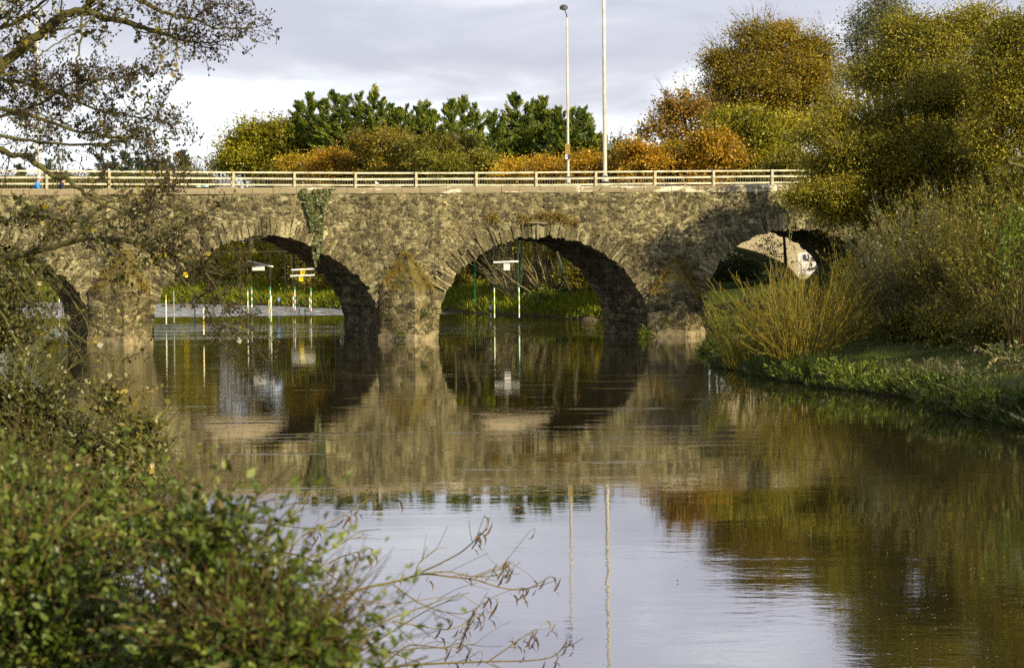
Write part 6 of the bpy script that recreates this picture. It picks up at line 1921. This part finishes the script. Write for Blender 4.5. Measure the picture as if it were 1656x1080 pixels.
# stones and driftwood by the far bank
rock_m = plain('wet_rock', (0.075, 0.06, 0.04), 0.8, 0.4, 4, bump=0.03)
for px, py, sx, sz, lab in ((272, 496, .55, .2, 'low brown rock at the edge of the rapids on the far left'), (376, 498, .6, .22, 'low brown rock in the rapids behind the hanging cones'), (955, 518, .5, .2, 'flat rock at the foot of the right side of the middle arch'), (300, 495, .4, .25, 'small dark rock beside the low brown one')):
    c = on_water(px, py)
    b = MB(); b.ellipsoid((0, 0, 0), (sx, sx * 0.6, sz), 18, 12)
    v = b.v[0]; b.v[0] = v * (1 + 0.35 * fbm(v[:, 0] * 2.5 + px, v[:, 1] * 2.5, v[:, 2] * 4, 3, 52))[:, None]
    o = b.build('rock', rock_m, None, False, False); o.location = (c[0], c[1], 0.0); tag(o, lab, 'rock')
c = on_water(451, 497); c[2] = 0.4
o = tag(empty('bank_marker', c), 'small blue marker board standing by the rapids', 'marker')
b = MB(); b.box((0, 0, 0.14), (0.16, 0.03, 0.24)); b.build('board', plain('blue_board', (0.10, 0.25, 0.55), 0.5), o)
b = MB(); b.tube([(0, 0, 0.05), (0, 0, -0.7)], 0.02, 6); b.build('stake', steel, o)

# ------------------------------------------------------------------ the two walkers on the stone bridge
skin_c = plain('skin', (0.50, 0.27, 0.18), 0.6, 0.08, 20)
white_hair = plain('white_hair', (0.68, 0.64, 0.58), 0.8, 0.1, 60)
grey_hair = plain('grey_hair', (0.42, 0.36, 0.32), 0.8, 0.15, 60)


def walker(px, n_in, label, jacket_m, hair_m, stoop, headturn):
    s, _ = fs(px, 300)
    s += BD[0] * n_in / BW + 0.0
    # keep the place on the photo's view ray
    r_ = ray(px, 296); tt = ((BR_O @ BR_N) + n_in) / (r_[:2] @ BR_N)
    q = r_[:2] * tt
    o = tag(empty('person', (q[0], q[1], ZDECK), BR_YAW), label, 'person', 'walkers on the stone bridge')
    st = stoop
    # walking towards +X; left side is +Y
    J = {'pel': (0, 0, 0.93), 'spn': (0.02 + st * .3, 0, 1.12), 'chs': (0.05 + st * .7, 0, 1.33), 'nck': (0.07 + st, 0, 1.46), 'jaw': (0.12 + st * 1.15, 0, 1.545), 'crn': (0.10 + st * 1.15, 0, 1.645)}
    for sd, sg, kf in (('l', 1, 1), ('r', -1, -1)):
        J['sh' + sd] = (0.05 + st * .75, sg * 0.185, 1.38)
        J['el' + sd] = (0.03 - kf * 0.10 + st * .5, sg * 0.235, 1.12)
        J['wr' + sd] = (0.10 - kf * 0.20 + st * .4, sg * 0.225, 0.88)
        J['pa' + sd] = (0.12 - kf * 0.22 + st * .4, sg * 0.222, 0.81)
        for f, (dx, dy, dz, mx) in enumerate(((0.030, 0.0, -0.075, 0), (0.012, 0.0, -0.085, 0), (-0.008, 0, -0.080, 0), (-0.026, 0, -0.065, 0), (0.050, 0.0, -0.030, 1))):
            bx, by, bz = J['pa' + sd]
            J['f%d%s' % (f, sd)] = (bx + dx * 0.7, by, bz + dz * 0.55)
            J['t%d%s' % (f, sd)] = (bx + dx + 0.012, by - sg * 0.012, bz + dz)
        J['hp' + sd] = (0, sg * 0.095, 0.90)
        J['kn' + sd] = (kf * 0.20 if kf > 0 else -0.03, sg * 0.10, 0.50)
        J['an' + sd] = (kf * 0.30 if kf > 0 else -0.32, sg * 0.10, 0.09 if kf > 0 else 0.13)
        J['to' + sd] = (J['an' + sd][0] + 0.17, sg * 0.11, 0.04)
    RAD = {'pel': (.15, .12), 'spn': (.145, .11), 'chs': (.16, .115), 'nck': .056, 'jaw': (.072, .088), 'crn': (.082, .098)}
    for sd in 'lr':
        RAD.update({'sh' + sd: .065, 'el' + sd: .046, 'wr' + sd: .03, 'pa' + sd: (.036, .02), 'hp' + sd: .095, 'kn' + sd: .062, 'an' + sd: .045, 'to' + sd: (.04, .03)})
        for f in range(5):
            RAD['f%d%s' % (f, sd)] = .0095; RAD['t%d%s' % (f, sd)] = .008
    E = [('pel', 'spn'), ('spn', 'chs'), ('chs', 'nck'), ('nck', 'jaw'), ('jaw', 'crn')]
    for sd in 'lr':
        E += [('chs', 'sh' + sd), ('sh' + sd, 'el' + sd), ('el' + sd, 'wr' + sd), ('wr' + sd, 'pa' + sd), ('pel', 'hp' + sd), ('hp' + sd, 'kn' + sd), ('kn' + sd, 'an' + sd), ('an' + sd, 'to' + sd)]
        for f in range(5): E += [('pa' + sd, 'f%d%s' % (f, sd)), ('f%d%s' % (f, sd), 't%d%s' % (f, sd))]

    def part(name, keys, mat, grow, sub=2, root='pel'):
        ks = [k for k in J if k in keys]
        ix = {k: i for i, k in enumerate(ks)}
        rr = []
        for k in ks:
            r_ = RAD[k]
            rr.append(tuple(x + grow for x in r_) if isinstance(r_, tuple) else r_ + grow)
        return skin_body(name, [J[k] for k in ks], [(ix[a], ix[b_]) for a, b_ in E if a in ix and b_ in ix], rr, mat, o, ix[root], sub)

    body = part('body', set(J), skin_c, 0.0)
    part('jacket', {'pel', 'spn', 'chs', 'shl', 'shr', 'ell', 'elr', 'wrl', 'wrr', 'hpl', 'hpr'}, jacket_m, 0.028)
    part('trousers', {'pel', 'hpl', 'hpr', 'knl', 'knr', 'anl', 'anr'}, plain('dark_trousers', (0.04, 0.04, 0.05), 0.9), 0.016)
    for sd in 'lr':
        a, t_ = np.array(J['an' + sd]), np.array(J['to' + sd])
        b = MB(); b.ellipsoid((a + t_) / 2 + np.array([0, 0, -0.035]), (0.14, 0.055, 0.05), 10, 6); b.build('shoe', dark_metal, o, True)
    # face: eyes, nose, mouth, ears on the front (+X) of the head
    hc = (np.array(J['jaw']) + np.array(J['crn'])) / 2 + np.array([0.0, 0, 0.01])
    b = MB(); b.tube([hc + np.array([0.088, 0, 0.012]), hc + np.array([0.112, 0, -0.022]), hc + np.array([0.09, 0, -0.030])], [0.010, 0.016, 0.010], 8); b.build('nose', skin_c, body, True)
    for sg in (1, -1):
        b = MB(); b.ellipsoid(hc + np.array([0.082, sg * 0.033, 0.012]), (0.012, 0.014, 0.009), 8, 6); b.build('eye', ink, body, True)
        b = MB(); b.ellipsoid(hc + np.array([0.0, sg * 0.086, -0.005]), (0.022, 0.010, 0.034), 8, 6); b.build('ear', skin_c, body, True)
    b = MB(); b.ellipsoid(hc + np.array([0.082, 0, -0.055]), (0.010, 0.026, 0.006), 8, 5); b.build('mouth', plain('lips', (0.35, 0.12, 0.10), 0.6), body, True)
    b = MB(); b.ellipsoid(hc + np.array([-0.022, 0, 0.040]), (0.100, 0.094, 0.082), 18, 12)
    v = b.v[0]; b.v[0] = v + 0.010 * np.stack([fbm(v[:, 0] * 30, v[:, 1] * 30, v[:, 2] * 30, 3, 55)] * 3, 1)
    b.build('hair', hair_m, o, True)
    return o


walker(57, 1.35, 'white-haired walker in a bright blue jacket on the bridge', plain('blue_jacket', (0.010, 0.20, 0.52), 0.7, 0.2, 14), white_hair, 0.05, 0)
walker(95, 1.55, 'grey-haired walker in a dark navy jacket leaning forward', plain('navy_jacket', (0.018, 0.020, 0.040), 0.8, 0.2, 14), grey_hair, 0.11, 0)
